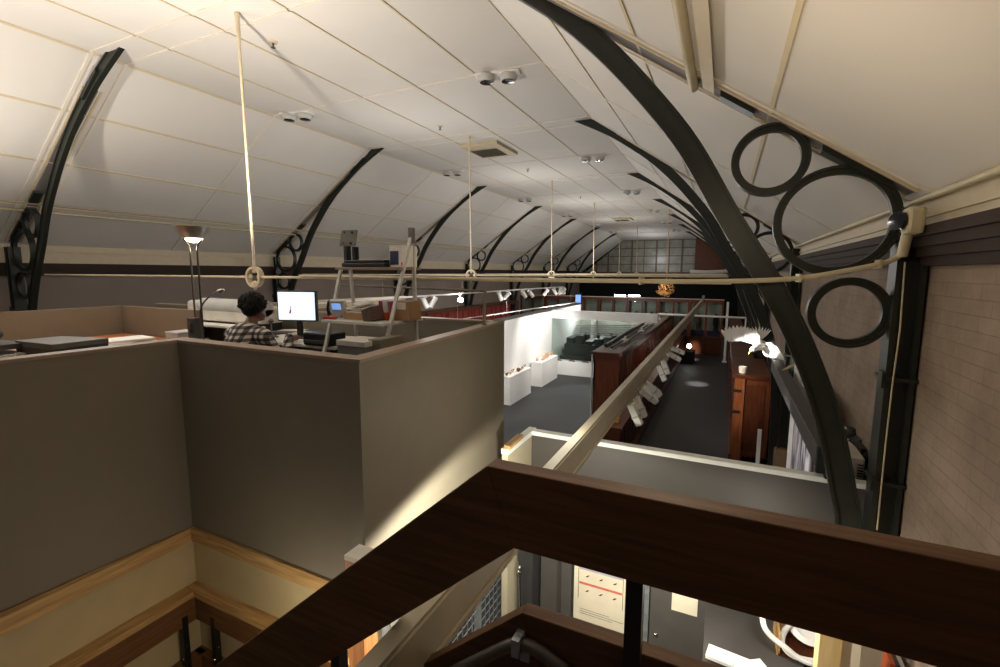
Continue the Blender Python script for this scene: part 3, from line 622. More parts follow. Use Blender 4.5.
cb_ = thing('carton', 'brown cardboard carton with pale label at right end of the lower shelf', 'carton', ((q0.x+q1.x)/2, 3.3, ZL))
MB().box(q0.x, q1.x, 3.33, 3.52, ZL, ZL+.17).build('box_body', 'card', cb_, bevel=.003); MB().box(q0.x+.02, q1.x-.03, 3.326, 3.333, ZL+.1, ZL+.16).build('paper_label', 'offw', cb_)
# boxes under the shelf on a low cabinet
p0, p1 = at(342, 344, Y=2.75), at(369, 345, Y=2.75)
lc = thing('low_cupboard', 'low taupe cupboard under the ladder shelf behind the parapet', 'cupboard', (-2.75, 2.95, FO))
MB().box(-3.32, -2.60, 2.55, 3.1, FO, -.79).build('carcass', 'taupe', lc); MB().box(-3.31, -2.97, 2.535, 2.55, FO+.05, -.81).build('door', 'taupe', lc); MB().box(-2.95, -2.61, 2.535, 2.55, FO+.05, -.81).build('door', 'taupe', lc)
gb_ = thing('archive_box', 'light grey archive box under the ladder shelf', 'box', (p0.x+.15, 2.8, -.79))
MB().box(p0.x, p1.x, 2.7, 2.95, -.79, p0.z+.03).build('box_body', 'mgrey', gb_, bevel=.004); MB().box(p0.x-.006, p1.x+.006, 2.694, 2.956, p0.z-.002, p0.z+.04).build('lid', 'lgrey', gb_, bevel=.004)
for i, u in enumerate((373, 379)):
    p = at(u, 343, Y=2.8); t = thing('box_file', ['grey box file with finger hole next to the archive box', 'taupe box file with finger hole nearer the ladder shelf leg', 'brown box file with finger hole near the ladder shelf leg'][i], 'box file', (p.x, 2.9, -.79), 'box files under the ladder shelf')
    MB().box(p.x-.03, p.x+.03, 2.78, 3.05, -.79, p.z+.03).build('box_body', ('mgrey', 'taupe', 'card')[i], t, bevel=.003)
    MB().lathe([(.013, 0), (.013, .006)], (p.x, 2.782, -.71), (0, -1, 0)).build('finger_hole', 'blackm', t)
# post on the right parapet
p = at(485, 290, Y=4.0)
tag(MB().cyl((-2.08, 3.98, PT), (p.x, 4.0, p.z), .016).lathe([(.03, 0), (.03, .012)], (-2.08, 3.98, PT)).cyl((p.x, 4.0, p.z-.01), (p.x-1.9, 4.02, p.z+.02), .011).build('rail_post', 'taupe', smooth=True), 'thin taupe rail post standing on the right parapet', 'post')

# ---- the man at the desk
hc = at(254.5, 306.5, Y=3.15)
fd = V((-.06, 1, 0)).normalized(); sd = V((fd.y, -fd.x, 0))        # facing, his right
man = thing('person', 'person with dark curly hair in a plaid shirt seated facing the monitor', 'person', (hc.x, hc.y, FO))
hz = hc.z-.03
def pp(f, s, z): return V((hc.x, hc.y, 0))+fd*f+sd*s+V((0, 0, z))
Rm = Matrix((sd, fd, V((0, 0, 1)))).transposed()
sh = hz-.225
def limb(t, pts, rs, n=12):
    t.tube(pts, rs, n)
    for p, r in zip(pts, rs): t.ell(p, (r, r, r), n)
def remesh(o, vs, it=6):
    r = o.modifiers.new('remesh', 'REMESH'); r.mode = 'VOXEL'; r.voxel_size = vs; r.use_smooth_shade = True
    s = o.modifiers.new('smooth', 'SMOOTH'); s.iterations = it; s.factor = .5
seat = FO+.50
bd = MB()
bd.ell(pp(.0, 0, hz), (.076, .098, .118), 20, Rm); bd.ell(pp(.05, 0, hz-.06), (.058, .062, .062), 14, Rm)      # skull, jaw
bd.ell(pp(.105, 0, hz-.02), (.014, .022, .025), 10, Rm); bd.ell(pp(.096, 0, hz-.068), (.025, .012, .010), 8, Rm); bd.ell(pp(.09, 0, hz-.1), (.025, .02, .018), 8, Rm)
for s_ in (-1, 1):
    bd.ell(pp(.0, s_*.078, hz-.015), (.012, .02, .032), 8, Rm); bd.ell(pp(.086, s_*.03, hz+.03), (.02, .012, .008), 8, Rm)
limb(bd, [pp(-.02, 0, hz-.08), pp(-.09, 0, sh+.03)], [.055, .064])
limb(bd, [pp(-.13, 0, sh-.03), pp(-.22, 0, sh-.2), pp(-.24, 0, seat+.10)], [.13, .15, .155])
for s_ in (-1, 1):
    limb(bd, [pp(-.10, s_*.05, sh+.01), pp(-.09, s_*.2, sh-.03)], [.07, .062])
    el_ = pp(.05, s_*.275, sh-.29); wr_ = pp(.27, s_*.19, DZ+.05)
    limb(bd, [pp(-.09, s_*.21, sh-.035), el_, wr_], [.058, .044, .03])
    limb(bd, [wr_, pp(.33, s_*.18, DZ+.045)], [.03, .034])
    for i in range(4):
        b_ = pp(.345, s_*(.155+.019*i), DZ+.045); limb(bd, [b_, b_+fd*(.04+.006*(i in (1, 2)))+V((0, 0, -.004)), b_+fd*(.068+.01*(i in (1, 2)))+V((0, 0, -.022))], [.0095, .009, .008], 8)
    limb(bd, [pp(.31, s_*.15, DZ+.043), pp(.345, s_*.125, DZ+.036), pp(.37, s_*.12, DZ+.028)], [.012, .011, .009], 8)
    kn = pp(.36, s_*.12, seat+.06); limb(bd, [pp(-.22, s_*.09, seat+.08), kn, pp(.34, s_*.12, FO+.08)], [.09, .065, .045])
    limb(bd, [pp(.34, s_*.12, FO+.05), pp(.48, s_*.13, FO+.035)], [.045, .035])
ob_ = bd.build('body', 'skin', man, smooth=True); remesh(ob_, .007, 3)
st = MB()
limb(st, [pp(-.10, 0, sh+.02), pp(-.13, 0, sh-.03), pp(-.22, 0, sh-.2), pp(-.24, 0, seat+.07)], [.08, .148, .168, .172])
for s_ in (-1, 1):
    limb(st, [pp(-.10, s_*.05, sh+.012), pp(-.09, s_*.215, sh-.028)], [.088, .082])
    limb(st, [pp(-.09, s_*.225, sh-.035), pp(.05, s_*.28, sh-.29), pp(.22, s_*.205, DZ+.06)], [.074, .06, .046])
os_ = st.build('shirt', 'plaid', man, smooth=True); remesh(os_, .012, 4)
tr_ = MB()
for s_ in (-1, 1): limb(tr_, [pp(-.22, s_*.09, seat+.085), pp(.36, s_*.12, seat+.06), pp(.34, s_*.12, FO+.12)], [.105, .08, .062])
limb(tr_, [pp(-.22, -.06, seat+.08), pp(-.22, .06, seat+.08)], [.125, .125])
ot = tr_.build('trousers', 'trouser', man, smooth=True); remesh(ot, .014, 4)
hr = MB(); random.seed(3)
hr.ell(pp(-.022, 0, hz+.05), (.125, .118, .105), 18, Rm); hr.ell(pp(-.05, 0, hz+.005), (.092, .075, .075), 14, Rm)
for i in range(260):
    a = random.uniform(0, 2*PI); b = random.uniform(-.25, 1.57)
    d = V((math.cos(a)*math.cos(b), math.sin(a)*math.cos(b), math.sin(b)))
    f_ = d.dot(fd)
    if f_ > .62 and b < .75: continue
    c_ = pp(-.022, 0, hz+.055)+V((d.x*.125, d.y*.118, d.z*.108)); r_ = random.uniform(.012, .024); hr.ell(c_, (r_, r_, r_), 6)
hr.build('hair', 'hair', man, smooth=True)
# his stool
stl = thing('office_stool', 'dark office stool under the seated person', 'stool', tuple(pp(-.2, 0, FO)))
MB().lathe([(.0, -.04), (.18, -.035), (.2, -.01), (.19, .0), (0, .0)], pp(-.2, 0, seat-.03)).build('seat', 'black', stl, smooth=True)
MB().cyl(pp(-.2, 0, FO+.06), pp(-.2, 0, seat-.06), .025).build('column', 'steel', stl, smooth=True)
for i in range(5):
    a = 2*PI*i/5; MB().ob(pp(-.2+.13*math.cos(a), .13*math.sin(a), FO+.045), (fd*math.cos(a)+sd*math.sin(a))*.13, (sd*math.cos(a)-fd*math.sin(a))*.018, (0, 0, .018)).build('foot', 'black', stl)

# ================================================================== THE GALLERY FLOOR
def proj(P):
    P = V(P); z = P.dot(FW); return CX+F*P.dot(RT)/z, CY-F*P.dot(UP)/z
GX, GY, GT = -6.33, 18.05, -1.52
gw = MB().box(GX-.4, GX, 4.4, GY+4.3, GZ, GT-.03).m(1).box(GX-.42, GX-.02, 4.4, GY+4.3, GT-.03, GT)
struct(gw.build('wall_gallery_left', ['wgal', 'dgrey']))
# glazed end of the gallery
ge = MB().box(GX, -3.14, GY, GY+.35, GZ, -3.58).box(GX, -2.2, GY, GY+.25, -1.85, GT)
struct(ge.build('wall_gallery_end', 'wgal'))
gwn = MB().box(GX, -3.14, GY+.05, GY+.07, -3.58, -1.85).build('window_2', 'glass'); struct(gwn)
struct(MB().box(GX, -3.2, GY+4.2, GY+4.3, GZ, -1.9).build('wall_display_back', 'panel'))
# exhibit behind glass
ex = thing('museum_model', 'dark industrial model in the glazed display behind the white gallery', 'museum exhibit', (-4.2, GY+1.6, GZ))
MB().box(-6.2, -3.25, GY+.7, GY+2.6, GZ, -3.5).build('base', 'dgrey', ex)
t = MB(); random.seed(5); t.box(-6.05, -3.5, GY+.9, GY+2.3, -3.5, -3.0)
for i in range(6):
    x = -6.0+i*.4; t.box(x, x+.3, GY+1.0, GY+2.2, -3.02, -2.85+.13*math.sin(i*2.1)+.1)
t.build('hull', 'dio', ex)
t = MB()
for i in range(6): t.cyl((-5.7, GY+.8+.1*i, -2.55+.06*i), (-3.3, GY+.8+.25*i, -2.5+.06*i), .018, n=6)
t.build('rail', 'galv', ex)
t = MB()
for i in range(4): t.lathe([(.06, 0), (.07, .2), (.04, .35), (.06, .37)], (-5.3+i*.55, GY+1.5, -2.9))
t.build('funnel', 'dio', ex, smooth=True)
tag(MB().lathe([(.16, 0), (.16, 1.9), (.18, 1.95)], (-5.35, GY+3.2, GZ+.3)).box(-5.6, -5.1, GY+2.95, GY+3.45, GZ, GZ+.3).build('display_column', 'white', smooth=True), 'white column inside the glazed display', 'column')
random.seed(11)
for i in range(6):
    x = -6.0+i*.55; tag(MB().ell((x, GY+.02+.02*i % .1, -3.555), (.12+.02*(i % 3), .03, .03+.01*(i % 2)), 8).ell((x+.1, GY+.01, -3.56), (.05, .025, .025), 8).build('rock_specimen', 'shelld'), 'rock specimen on the white sill below the glass, %s from left' % ORD[i], 'rock', 'rocks on the sill')
# plinths
def plinth(a, b, wd, label):
    a = at(*a, Z=GZ); b = at(*b, Z=GZ); ztop = GZ+.9
    t = thing('plinth', label, 'plinth', ((a.x+b.x)/2-wd/2, (a.y+b.y)/2, GZ), 'white gallery plinths')
    x1 = (a.x+b.x)/2
    MB().box(x1-wd, x1, a.y, b.y, GZ, ztop-.03).build('body', 'white', t); MB().box(x1-wd-.005, x1+.005, a.y-.005, b.y+.005, ztop-.026, ztop).build('top', 'white', t)
    MB().box(x1-wd+.04, x1-.04, a.y+.04, b.y-.04, ztop, ztop+.012).build('tray', 'paper', t)
    return x1-wd/2, a.y, b.y, ztop+.012
P1 = plinth((509.5, 405.5), (531.3, 393), .34, 'long white plinth nearer the camera, with dark specimens on it')
P2 = plinth((541.2, 387), (557.7, 377.6), .42, 'long white plinth farther off by the glass, with spiky tan specimens')
random.seed(4)
for i in range(7):
    y = P1[1]+.15+(P1[2]-P1[1]-.3)*i/6; x = P1[0]+random.uniform(-.06, .08); z = P1[3]; r = random.uniform(.04, .075)
    t = thing('specimen', 'rounded specimen on the nearer white plinth, %s from the near end' % ORD[i], 'specimen', (x, y, z), 'specimens on the nearer plinth')
    MB().ell((x, y, z+r), (r, r*1.2, r), 10).build('body', 'shelld' if i % 3 == 0 else 'shell', t, smooth=True); MB().ell((x+.03, y+.05, z+r*1.7), (r*.5, r*.5, r*.5), 8).build('knob', 'paper' if i % 2 else 'shelld', t, smooth=True)
for i in range(8):
    y = P2[1]+.2+(P2[2]-P2[1]-.4)*i/7; x = P2[0]+random.uniform(-.1, .1); z = P2[3]
    t = thing('specimen', 'spiky tan specimen on the farther plinth, %s from the near end' % ORD[i], 'specimen', (x, y, z), 'specimens on the farther plinth')
    MB().ell((x, y, z+.05), (.06, .09, .05), 10).build('body', 'shell', t, smooth=True); s = MB()
    for j in range(5):
        a = 2*PI*j/5; s.cyl((x, y, z+.06), (x+.09*math.cos(a), y+.09*math.sin(a), z+.17+.04*(j % 2)), .008, .003, 5)
    s.build('spine', 'shell', t)

# ---- ceiling tracks over the gallery
def trackline(p, q, name, label, w=.022):
    d = (q-p).normalized(); n = V((d.y, -d.x, 0)).normalized(); c = (p+q)/2
    t = thing(name, label, 'track', tuple(c)); MB().ob(c, (q-p)/2, n*w, (0, 0, w*.8)).build('rail', 'white', t)
    for k in (.15, .4, .65, .9): r = p.lerp(q, k); MB().cyl(r, r+V((0, 0, .35)), .006, n=6).build('drop_rod', 'alu', t)
    return t
T1a, T1b = at(312, 303.5, Z=-.55), at(500, 291, Z=-.55); T1e = T1a+(T1b-T1a)*1.75
trackline(T1a, T1e, 'lighting_track', 'upper white lighting track over the gallery left side')
T2a, T2b = at(418, 325.5, Z=-1.2), at(580, 302, Z=-1.2)
trackline(T2a, T2b, 'lighting_track', 'lower white lighting track over the gallery left side', .016)
a, b = at(258, 308, Z=-.66), at(405, 299.8, Z=-.61)
n_ = (b-a).normalized(); n_ = V((n_.y, -n_.x, 0)).normalized()
tag(MB().ob((a+b)/2, (b-a)/2, n_*.06, (0, 0, .07)).ob((a+b)/2+V((0, 0, .075)), (b-a)/2, n_*.075, (0, 0, .008)).build('boxed_beam', 'trimc'), 'pale boxed beam running behind the monitor and the ladder shelf', 'beam')
def on_track(u, a, b):
    lo, hi = 0., 1.
    for _ in range(40):
        m_ = (lo+hi)/2
        if proj(a.lerp(b, m_))[0] < u: lo = m_
        else: hi = m_
    return a.lerp(b, lo)
def spot_head(p, dirv, label, mname='white', ln=.20, r=.05, group='track spotlights over the gallery', lit=True):
    t = thing('track_spotlight', label, 'spotlight', tuple(p), group)
    d = V(dirv).normalized(); c = p+V((0, 0, -.16))
    MB().box(p.x-.02, p.x+.02, p.y-.06, p.y+.06, p.z-.045, p.z-.01).cyl(p+V((0, 0, -.04)), c, .012, n=8).build('adapter', mname, t)
    MB().lathe([(r*.7, -ln*.55), (r, -ln*.5), (r, ln*.5), (r*.82, ln*.5), (r*.8, ln*.42)], c, d, 14).build('barrel', mname, t, smooth=True)
    MB().lathe([(r*.8, ln*.43), (r*.7, ln*.445)], c, d, 14).build('lens', 'lampw' if lit else 'lens', t)
    return c, d
us = [(425, (.4, .3, -1), 'white track spotlight left of the glaring lamp, left of a close pair'), (433, (-.5, -.4, -1), 'white track spotlight left of the glaring lamp, right of a close pair'),
      (500, (.2, .5, -1), 'white track spotlight right of the glaring lamp, first of a pair'), (507, (-.8, -.1, -.8), 'white track spotlight right of the glaring lamp, second of a pair'),
      (524, (.5, .3, -1), 'white track spotlight with short barrel, fifth along the track'), (531, (.6, .5, -1), 'white track spotlight, sixth along the upper track'), (546, (-.7, -.2, -.9), 'slanting white track spotlight, seventh along the upper track'),
      (555, (.5, .5, -1), 'white track spotlight, eighth along the upper track'), (560, (-.3, .5, -1), 'white track spotlight, ninth along the upper track'), (569, (.4, .4, -1), 'white track spotlight, tenth along the upper track'),
      (577, (-.6, -.3, -.9), 'white track spotlight, eleventh along the upper track'), (585.5, (-.8, -.3, -.8), 'white track spotlight, twelfth along the upper track'), (593, (-.8, -.2, -.8), 'white track spotlight, last but one along the upper track'), (599, (.3, .5, -1), 'white track spotlight, farthest along the upper track')]
for u, d, lab in us:
    p = on_track(u, T1a, T1e); spot_head(p, d, lab, ln=.26, r=.06)
p = on_track(460.5, T1a, T1e); c, d = spot_head(p+V((0, 0, 0)), (-p.x, -p.y, -p.z+.1), 'glaring lit spotlight facing the camera over the gallery', r=.075, ln=.2)
light('POINT', 'glaring_lamp', c+V(d)*.18, 25, (1, .96, .9), .03)

# ---- cases along the left wall, red lit
for i in range(7):
    y0 = 8.5+i*2.3; t = thing('display_case', 'dark mahogany display case on the left wall, %s from the camera' % ORD[i], 'display case', (XL+.9, y0+1.1, GZ), 'display cases along the left wall')
    f_ = MB(); f_.box(XL+.55, XL+1.2, y0, y0+2.2, GZ, -3.2).box(XL+.55, XL+1.2, y0, y0+2.2, -1.72, -1.6)
    for k in range(5): f_.box(XL+1.175, XL+1.2, y0+k*.535, y0+k*.535+.05, -3.2, -1.72)
    f_.box(XL+.55, XL+.6, y0, y0+2.2, -3.2, -1.72); f_.build('frame', 'mahog', t)
    MB().box(XL+.6, XL+.7, y0+.05, y0+2.15, -3.2, -1.72).build('backing', 'redlit', t)
    MB().box(XL+1.155, XL+1.165, y0+.05, y0+2.15, -3.2, -1.72).build('glass', 'clear', t)

# ---- long island of cases between gallery and aisle
UX0, UX1, LX1, YC = -3.12, -2.44, -1.80, 12.4
for i in range(6):
    y0 = YC+i*2.28; y1 = y0+2.26
    t = thing('display_case', 'island display case between gallery and aisle, %s from the near end' % ORD[i], 'display case', ((UX0+LX1)/2, y0+1.1, GZ), 'island display cases')
    MB().box(UX0 if i else UX1+.15, LX1, y0-(2.9 if i == 0 else 0), y1, GZ, -3.26).box(UX0 if i else UX1+.13, LX1+.03, y0-(2.9 if i == 0 else 0), y1, -3.26, -3.2).box(UX0 if i else UX1+.15, LX1+.10, y0-(2.9 if i == 0 else 0), y1, GZ, GZ+.12).build('base', 'mahogy', t)
    dm = MB()
    for k in range(5 if i else 11):
        yy = y0-(2.9 if i == 0 else 0)+.06+k*(.45 if i else .468); dm.box(LX1, LX1+.012, yy, yy+.36, GZ+.2, -3.32)
    dm.build('door', 'mahog', t)
    f_ = MB().box(UX0, UX1, y0, y0+.05, -3.2, -2.3).box(UX0, UX1, y1-.05, y1, -3.2, -2.3) if i else MB().box(UX0, UX1, y0, y0+.06, GZ, -2.3).box(UX0+.12, UX1-.12, y0-.012, y0, GZ+.5, -2.42).box(UX0, UX1, y1-.05, y1, -3.2, -2.3)
    for k in range(1, 5): f_.box(UX1-.012, UX1+.004, y0+k*.45-.02, y0+k*.45+.025, -3.2, -2.3)
    f_.box(UX1-.06, UX1, y0, y1, -3.2, -3.13).box(UX0, UX0+.05, y0, y1, -3.2, -2.3); f_.build('frame', 'mahogr', t)
    MB().box(UX0-.06, UX1+.06, y0-(.06 if i == 0 else 0), y1, -2.3, -2.13).m(1).box(UX0-.04, UX1+.04, y0-(.04 if i == 0 else 0), y1, -2.13, -2.115).build('cornice', ['mahogy', 'casetop'], t)
    MB().box(UX0+.06, UX0+.1, y0+.06, y1-.06, -3.15, -2.32).build('backing', 'redglow' if i in (1, 2) else ('purple' if i == 3 else 'panel'), t)
    MB().box(UX1-.035, UX1-.025, y0+.05, y1-.05, -3.13, -2.3).build('glass', 'clear', t)
tag(MB().box(-3.16, -3.14, YC-.08, YC+.0, GZ, -2.2).build('edge_strip', 'pwhite'), 'white vertical strip at the near left corner of the island case', 'strip')
p = at(609, 431, Z=-2.96)
ty = thing('toy_block', 'small yellow block on the near end of the island case ledge', 'toy', (-1.98, 9.92, -3.2))
MB().box(-2.05, -1.91, 9.85, 9.99, -3.2, -3.1).build('block', 'yellow', ty, bevel=.01); MB().lathe([(.03, 0), (.03, .04)], (-1.98, 9.92, -3.1)).build('stud', 'yellow', ty)
p = at(621, 356.5, Z=-2.1)
tag(MB().box(p.x-.05, p.x+.05, p.y-.05, p.y+.05, -2.115, -2.08).m(1).ell((p.x, p.y, -2.07), (.035, .035, .03), 10).build('indicator_lamp', ['dgrey', 'red']), 'small red indicator on the near end of the island case top', 'indicator')
for i, (dx, y0, y1, r) in enumerate(((-.55, YC+.8, 24, .05), (-.32, YC+.5, 25, .03), (-.15, YC+1, 20, .025))):
    tag(MB().tube([(UX1+dx, y0, -2.06), (UX1+dx+.02, (y0+y1)/2, -2.05), (UX1+dx, y1, -2.06)], r).build('cable_run', 'black', smooth=True), ['thick black cable run on the island case tops', 'middle black cable run on the island case tops', 'thin black cable run at the aisle side of the island case tops'][i], 'cable')
for i, (x, y) in enumerate(((-2.7, 14.5), (-2.6, 17), (-2.75, 19.5), (-2.6, 22))):
    tag(MB().box(x-.1, x+.1, y-.15, y+.15, -2.115, -2.03).cyl((x, y, -2.04), (x, y+.1, -1.96), .03).build('power_box', 'lgrey'), 'pale power box on top of the island cases, %s from the near end' % ORD[i], 'box')

# ---- right hand cases
for i in range(6):
    y0 = 11.3+i*2.4; y1 = y0+2.38; x0, x1 = .30, (1.0 if i == 0 else .78)
    t = thing('display_case', 'mahogany cupboard on the right of the aisle, %s from the near end' % ORD[i], 'cupboard', (.7, y0+1.2, GZ), 'right hand aisle cupboards')
    MB().box(x0+.02, x1, y0, y1, GZ, -2.28).build('carcass', 'mahogr', t)
    MB().box(x0-.05, x1, y0-.04*(i == 0), y1, -2.28, -2.2).build('cornice', 'mahogy', t)
    MB().box(x0-.03, x1, y0, y1, GZ, GZ+.13).build('plinth', 'mahogy', t)
    f_ = MB()
    for k in range(4): f_.box(x0, x0+.02, y0+.05+k*.58, y0+.55+k*.58, GZ+.2, -3.1).box(x0, x0+.02, y0+.05+k*.58, y0+.55+k*.58, -3.02, -2.35)
    if i == 0: f_.box(x0+.12, x1-.1, y0-.015, y0, GZ+.25, -2.4)
    f_.build('door', 'mahog', t)
    if i == 0:
        MB().box(x0, x0+.2, y0-.05, y0-.016, GZ, -2.28).build('pilaster', 'mahogl', t)
        for zz_ in (-3.02, -2.55): MB().box(x0-.01, x0+.14, y0-.062, y0-.05, zz_-.03, zz_+.03).build('black_band', 'blackm', t)
    h_ = MB()
    for k in range(4): h_.box(x0-.02, x0, y0+.48+k*.58, y0+.52+k*.58, -3.3, -3.15)
    h_.build('handle', 'black', t)
    MB().box(x0-.012, x0+.02, y0+.0, y0+.06, -3.08, -2.98).build('bracket', 'blackm', t)

# ---- back row of glazed cases closing the aisle
for i in range(7):
    x0 = -11.2+i*1.6; x1 = x0+1.585; y = 26.2
    t = thing('display_case', 'glazed mahogany case at the far end of the gallery floor, %s from left' % ORD[i], 'display case', ((x0+x1)/2, y+.3, GZ), 'glazed cases across the far end')
    MB().box(x0, x1, y, y+.7, GZ, -3.35).box(x0, x1, y-.05, y+.7, -3.35, -3.27).build('base', 'mahog', t)
    f_ = MB().box(x0, x1, y-.05, y+.7, -1.52, -1.36).box(x0, x0+.09, y, y+.08, -3.27, -1.5).box(x1-.09, x1, y, y+.08, -3.27, -1.5).box((x0+x1)/2-.05, (x0+x1)/2+.05, y, y+.08, -3.27, -1.5)
    f_.build('frame', 'mahogr', t)
    MB().box(x0+.04, x1-.04, y+.5, y+.55, -3.27, -1.5).build('backing', 'panel', t)
    MB().box(x0+.05, x1-.05, y+.42, y+.48, -3.27, -3.0).build('lining', 'purple', t)
    for xx in (x0+.1, (x0+x1)/2+.06): MB().box(xx, xx+.63, y+.03, y+.04, -3.26, -1.52).build('pane', 'clear', t)
    MB().box(x0, x1, y-.06, y+.1, -1.36, -1.33).build('top_edge', 'lgrey', t)
    if i > 3:
        for k, xx in enumerate((x0+.42, x0+1.25)): tag(MB().ell((xx, y+.3, -2.5), (.13, .08, .42), 12).box(xx-.1, xx+.1, y+.2, y+.4, -3.0, -2.85).build('exhibit', 'dark' if (i+k) % 2 else 'shelld', smooth=True), 'dark oval exhibit in the far glazed case, %s from left' % ORD[(i-4)*2+k], 'exhibit', 'oval exhibits in the far cases')
for i, u in enumerate((620, 634)):
    p = at(u, 299.5, Y=26.35); p.z = -1.28; t = thing('strip_light', ['bright fluorescent strip light on the far cases, left one', 'bright fluorescent strip light on the far cases, right one'][i], 'light', tuple(p), 'strip lights on the far cases')
    MB().box(p.x-.32, p.x+.32, 26.3, 26.4, p.z-.05, p.z+.0).build('tray', 'white', t); MB().cyl((p.x-.3, 26.33, p.z+.035), (p.x+.3, 26.33, p.z+.035), .035).build('tube', 'tube', t, smooth=True)
p0, p1 = at(576, 293, Y=25.6), at(582, 304, Y=25.6)
bs = thing('video_screen', 'small blue lit screen at the far left of the gallery', 'screen', tuple(p1)); MB().box(p0.x-.05, p1.x-.05, 25.62, 25.7, p1.z, p0.z).build('case', 'black', bs); MB().box(p0.x-.02, p1.x-.08, 25.6, 25.62, p1.z+.05, p0.z-.1).build('display', 'bluescr', bs)
MB().cyl(((p0.x+p1.x)/2, 25.66, GZ), ((p0.x+p1.x)/2, 25.66, p1.z), .03).build('stand', 'black', bs)
# white crossbar and upright beyond the island
a, b = at(658, 314, Y=22), at(746, 318, Y=22)
tag(MB().cyl(a, b, .045).cyl(b, b+V((0, 0, -2.2)), .03).cyl(a, V((a.x, a.y, -2.15)), .03).build('cross_bar', 'white', smooth=True), 'thin white crossbar spanning the aisle far off', 'bar')
a = at(728, 302, Y=24); tag(MB().box(a.x-.05, a.x+.05, 23.95, 24.05, GZ, a.z).box(a.x-.1, a.x+.1, 23.9, 24.1, GZ, GZ+.05).build('light_post', 'white'), 'white upright post at the far right end of the aisle', 'post')
# straw pendant and comb of ribs hanging beyond
p = at(666, 288, Y=24); st = thing('straw_pendant', 'tangled straw coloured bundle hanging under the far beam', 'pendant', tuple(p)); t = MB(); random.seed(9)
for i in range(90):
    a = random.uniform(0, 2*PI); b = random.uniform(-1.2, 1.2); r = random.uniform(.28, .5)
    d = V((math.cos(a)*math.cos(b), math.sin(a)*math.cos(b), math.sin(b))); e_ = V((d.z, d.x, -d.y)); t.tube([p+d*r*.55, p+d*r+e_*.08, p+d*r*.8+e_*.25], .011, 4)
t.build('twigs', 'straw', st); MB().cyl(p+V((0, 0, .25)), p+V((0, 0, 4.0)), .015).build('cord', 'straw', st)
light('POINT', 'pendant_light', p+V((0, -.9, .1)), 30, (1, .8, .55), .1)
# low round lit object at the end of the aisle
p = at(688, 346, Y=23.0); rl = thing('floor_spotlight', 'bright round lamp on a black box at the end of the aisle cases', 'lamp', (p.x, 23, GZ))
MB().box(p.x-.3, p.x+.3, 22.8, 23.4, GZ, p.z-.22).build('box_body', 'black', rl); MB().lathe([(.08, 0), (.11, .1), (.10, .22)], p+V((0, .1, 0)), (.3, -.9, .1)).cyl((p.x, 23.1, p.z-.23), p, .03).build('housing', 'black', rl, smooth=True); MB().ell(p+V((.06, -.12, .02)), (.10, .05, .10), 12).build('lens', 'lampw', rl, smooth=True)

# ---- track beam with spotlights
bx = -.72
b1, b2 = at(400, 667, X=bx-.08), at(708, 299.5, X=bx+.0)
tb = thing('track_beam', 'long cream lighting beam running down the aisle', 'beam', (bx, 8, -1.2))
zb_ = -1.17; bx = -.895
MB().box(bx-.04, bx+.024, -.6, 23.5, zb_-.014, zb_).box(bx-.024, bx+.034, -.6, 23.5, zb_-.174, zb_-.014).box(bx-.034, bx+.046, -.6, 23.5, zb_-.195, zb_-.174).build('trunking', 'beamc', tb)
MB().box(bx-.022, bx+.028, -.6, 23.5, zb_-.212, zb_-.195).build('track', 'white', tb)
MB().box(bx-.05, bx+.056, 23.5, 23.62, zb_-.2, zb_+.14).build('end_cap', 'mgrey', tb)
T3a, T3b = V((bx+.005, 1.5, zb_-.212)), V((bx+.005, 23, zb_-.212))
for i, (u, d, lab) in enumerate(((629, (.5, -.1, -1), 'cream box spotlight on the aisle beam, nearest'), (634, (.5, -.1, -1), 'cream box spotlight on the aisle beam, second from the camera'), (639.5, (.6, .3, -.5), 'cream box spotlight on the aisle beam, third from the camera'),
      (644, (.6, .3, -.5), 'cream box spotlight on the aisle beam, fourth from the camera'), (657.5, (.45, -.1, -1), 'cream box spotlight on the aisle beam, fifth from the camera'), (661.5, (.45, -.1, -1), 'cream box spotlight on the aisle beam, sixth from the camera'),
      (666.5, (.8, .2, -.4), 'cream box spotlight on the aisle beam, seventh from the camera'), (670.5, (.8, .1, -.3), 'cream box spotlight on the aisle beam, farthest'))):
    p = on_track(u, T3a, T3b); t = thing('track_spotlight', lab, 'spotlight', tuple(p), 'spotlights on the aisle beam'); dd = V(d).normalized(); ll = .125
    s1 = dd.cross(V((0, 1, 0))).normalized(); s2 = dd.cross(s1)
    c = p+V((.02, 0, -.05))+dd*ll
    MB().box(p.x-.03, p.x+.03, p.y-.08, p.y+.08, p.z-.05, p.z).cyl(p, c-dd*ll, .02, n=8).build('adapter', 'conduit', t)
    MB().ob(c, dd*ll, s1*.036, s2*.055).build('barrel', 'white', t, bevel=.008)
    MB().ob(c+dd*(ll*.2), dd*.012, s1*.039, s2*.06).build('band', 'lgrey', t); MB().ob(c+dd*(ll+.001), dd*.002, s1*.028, s2*.046).build('lens', 'lens', t)

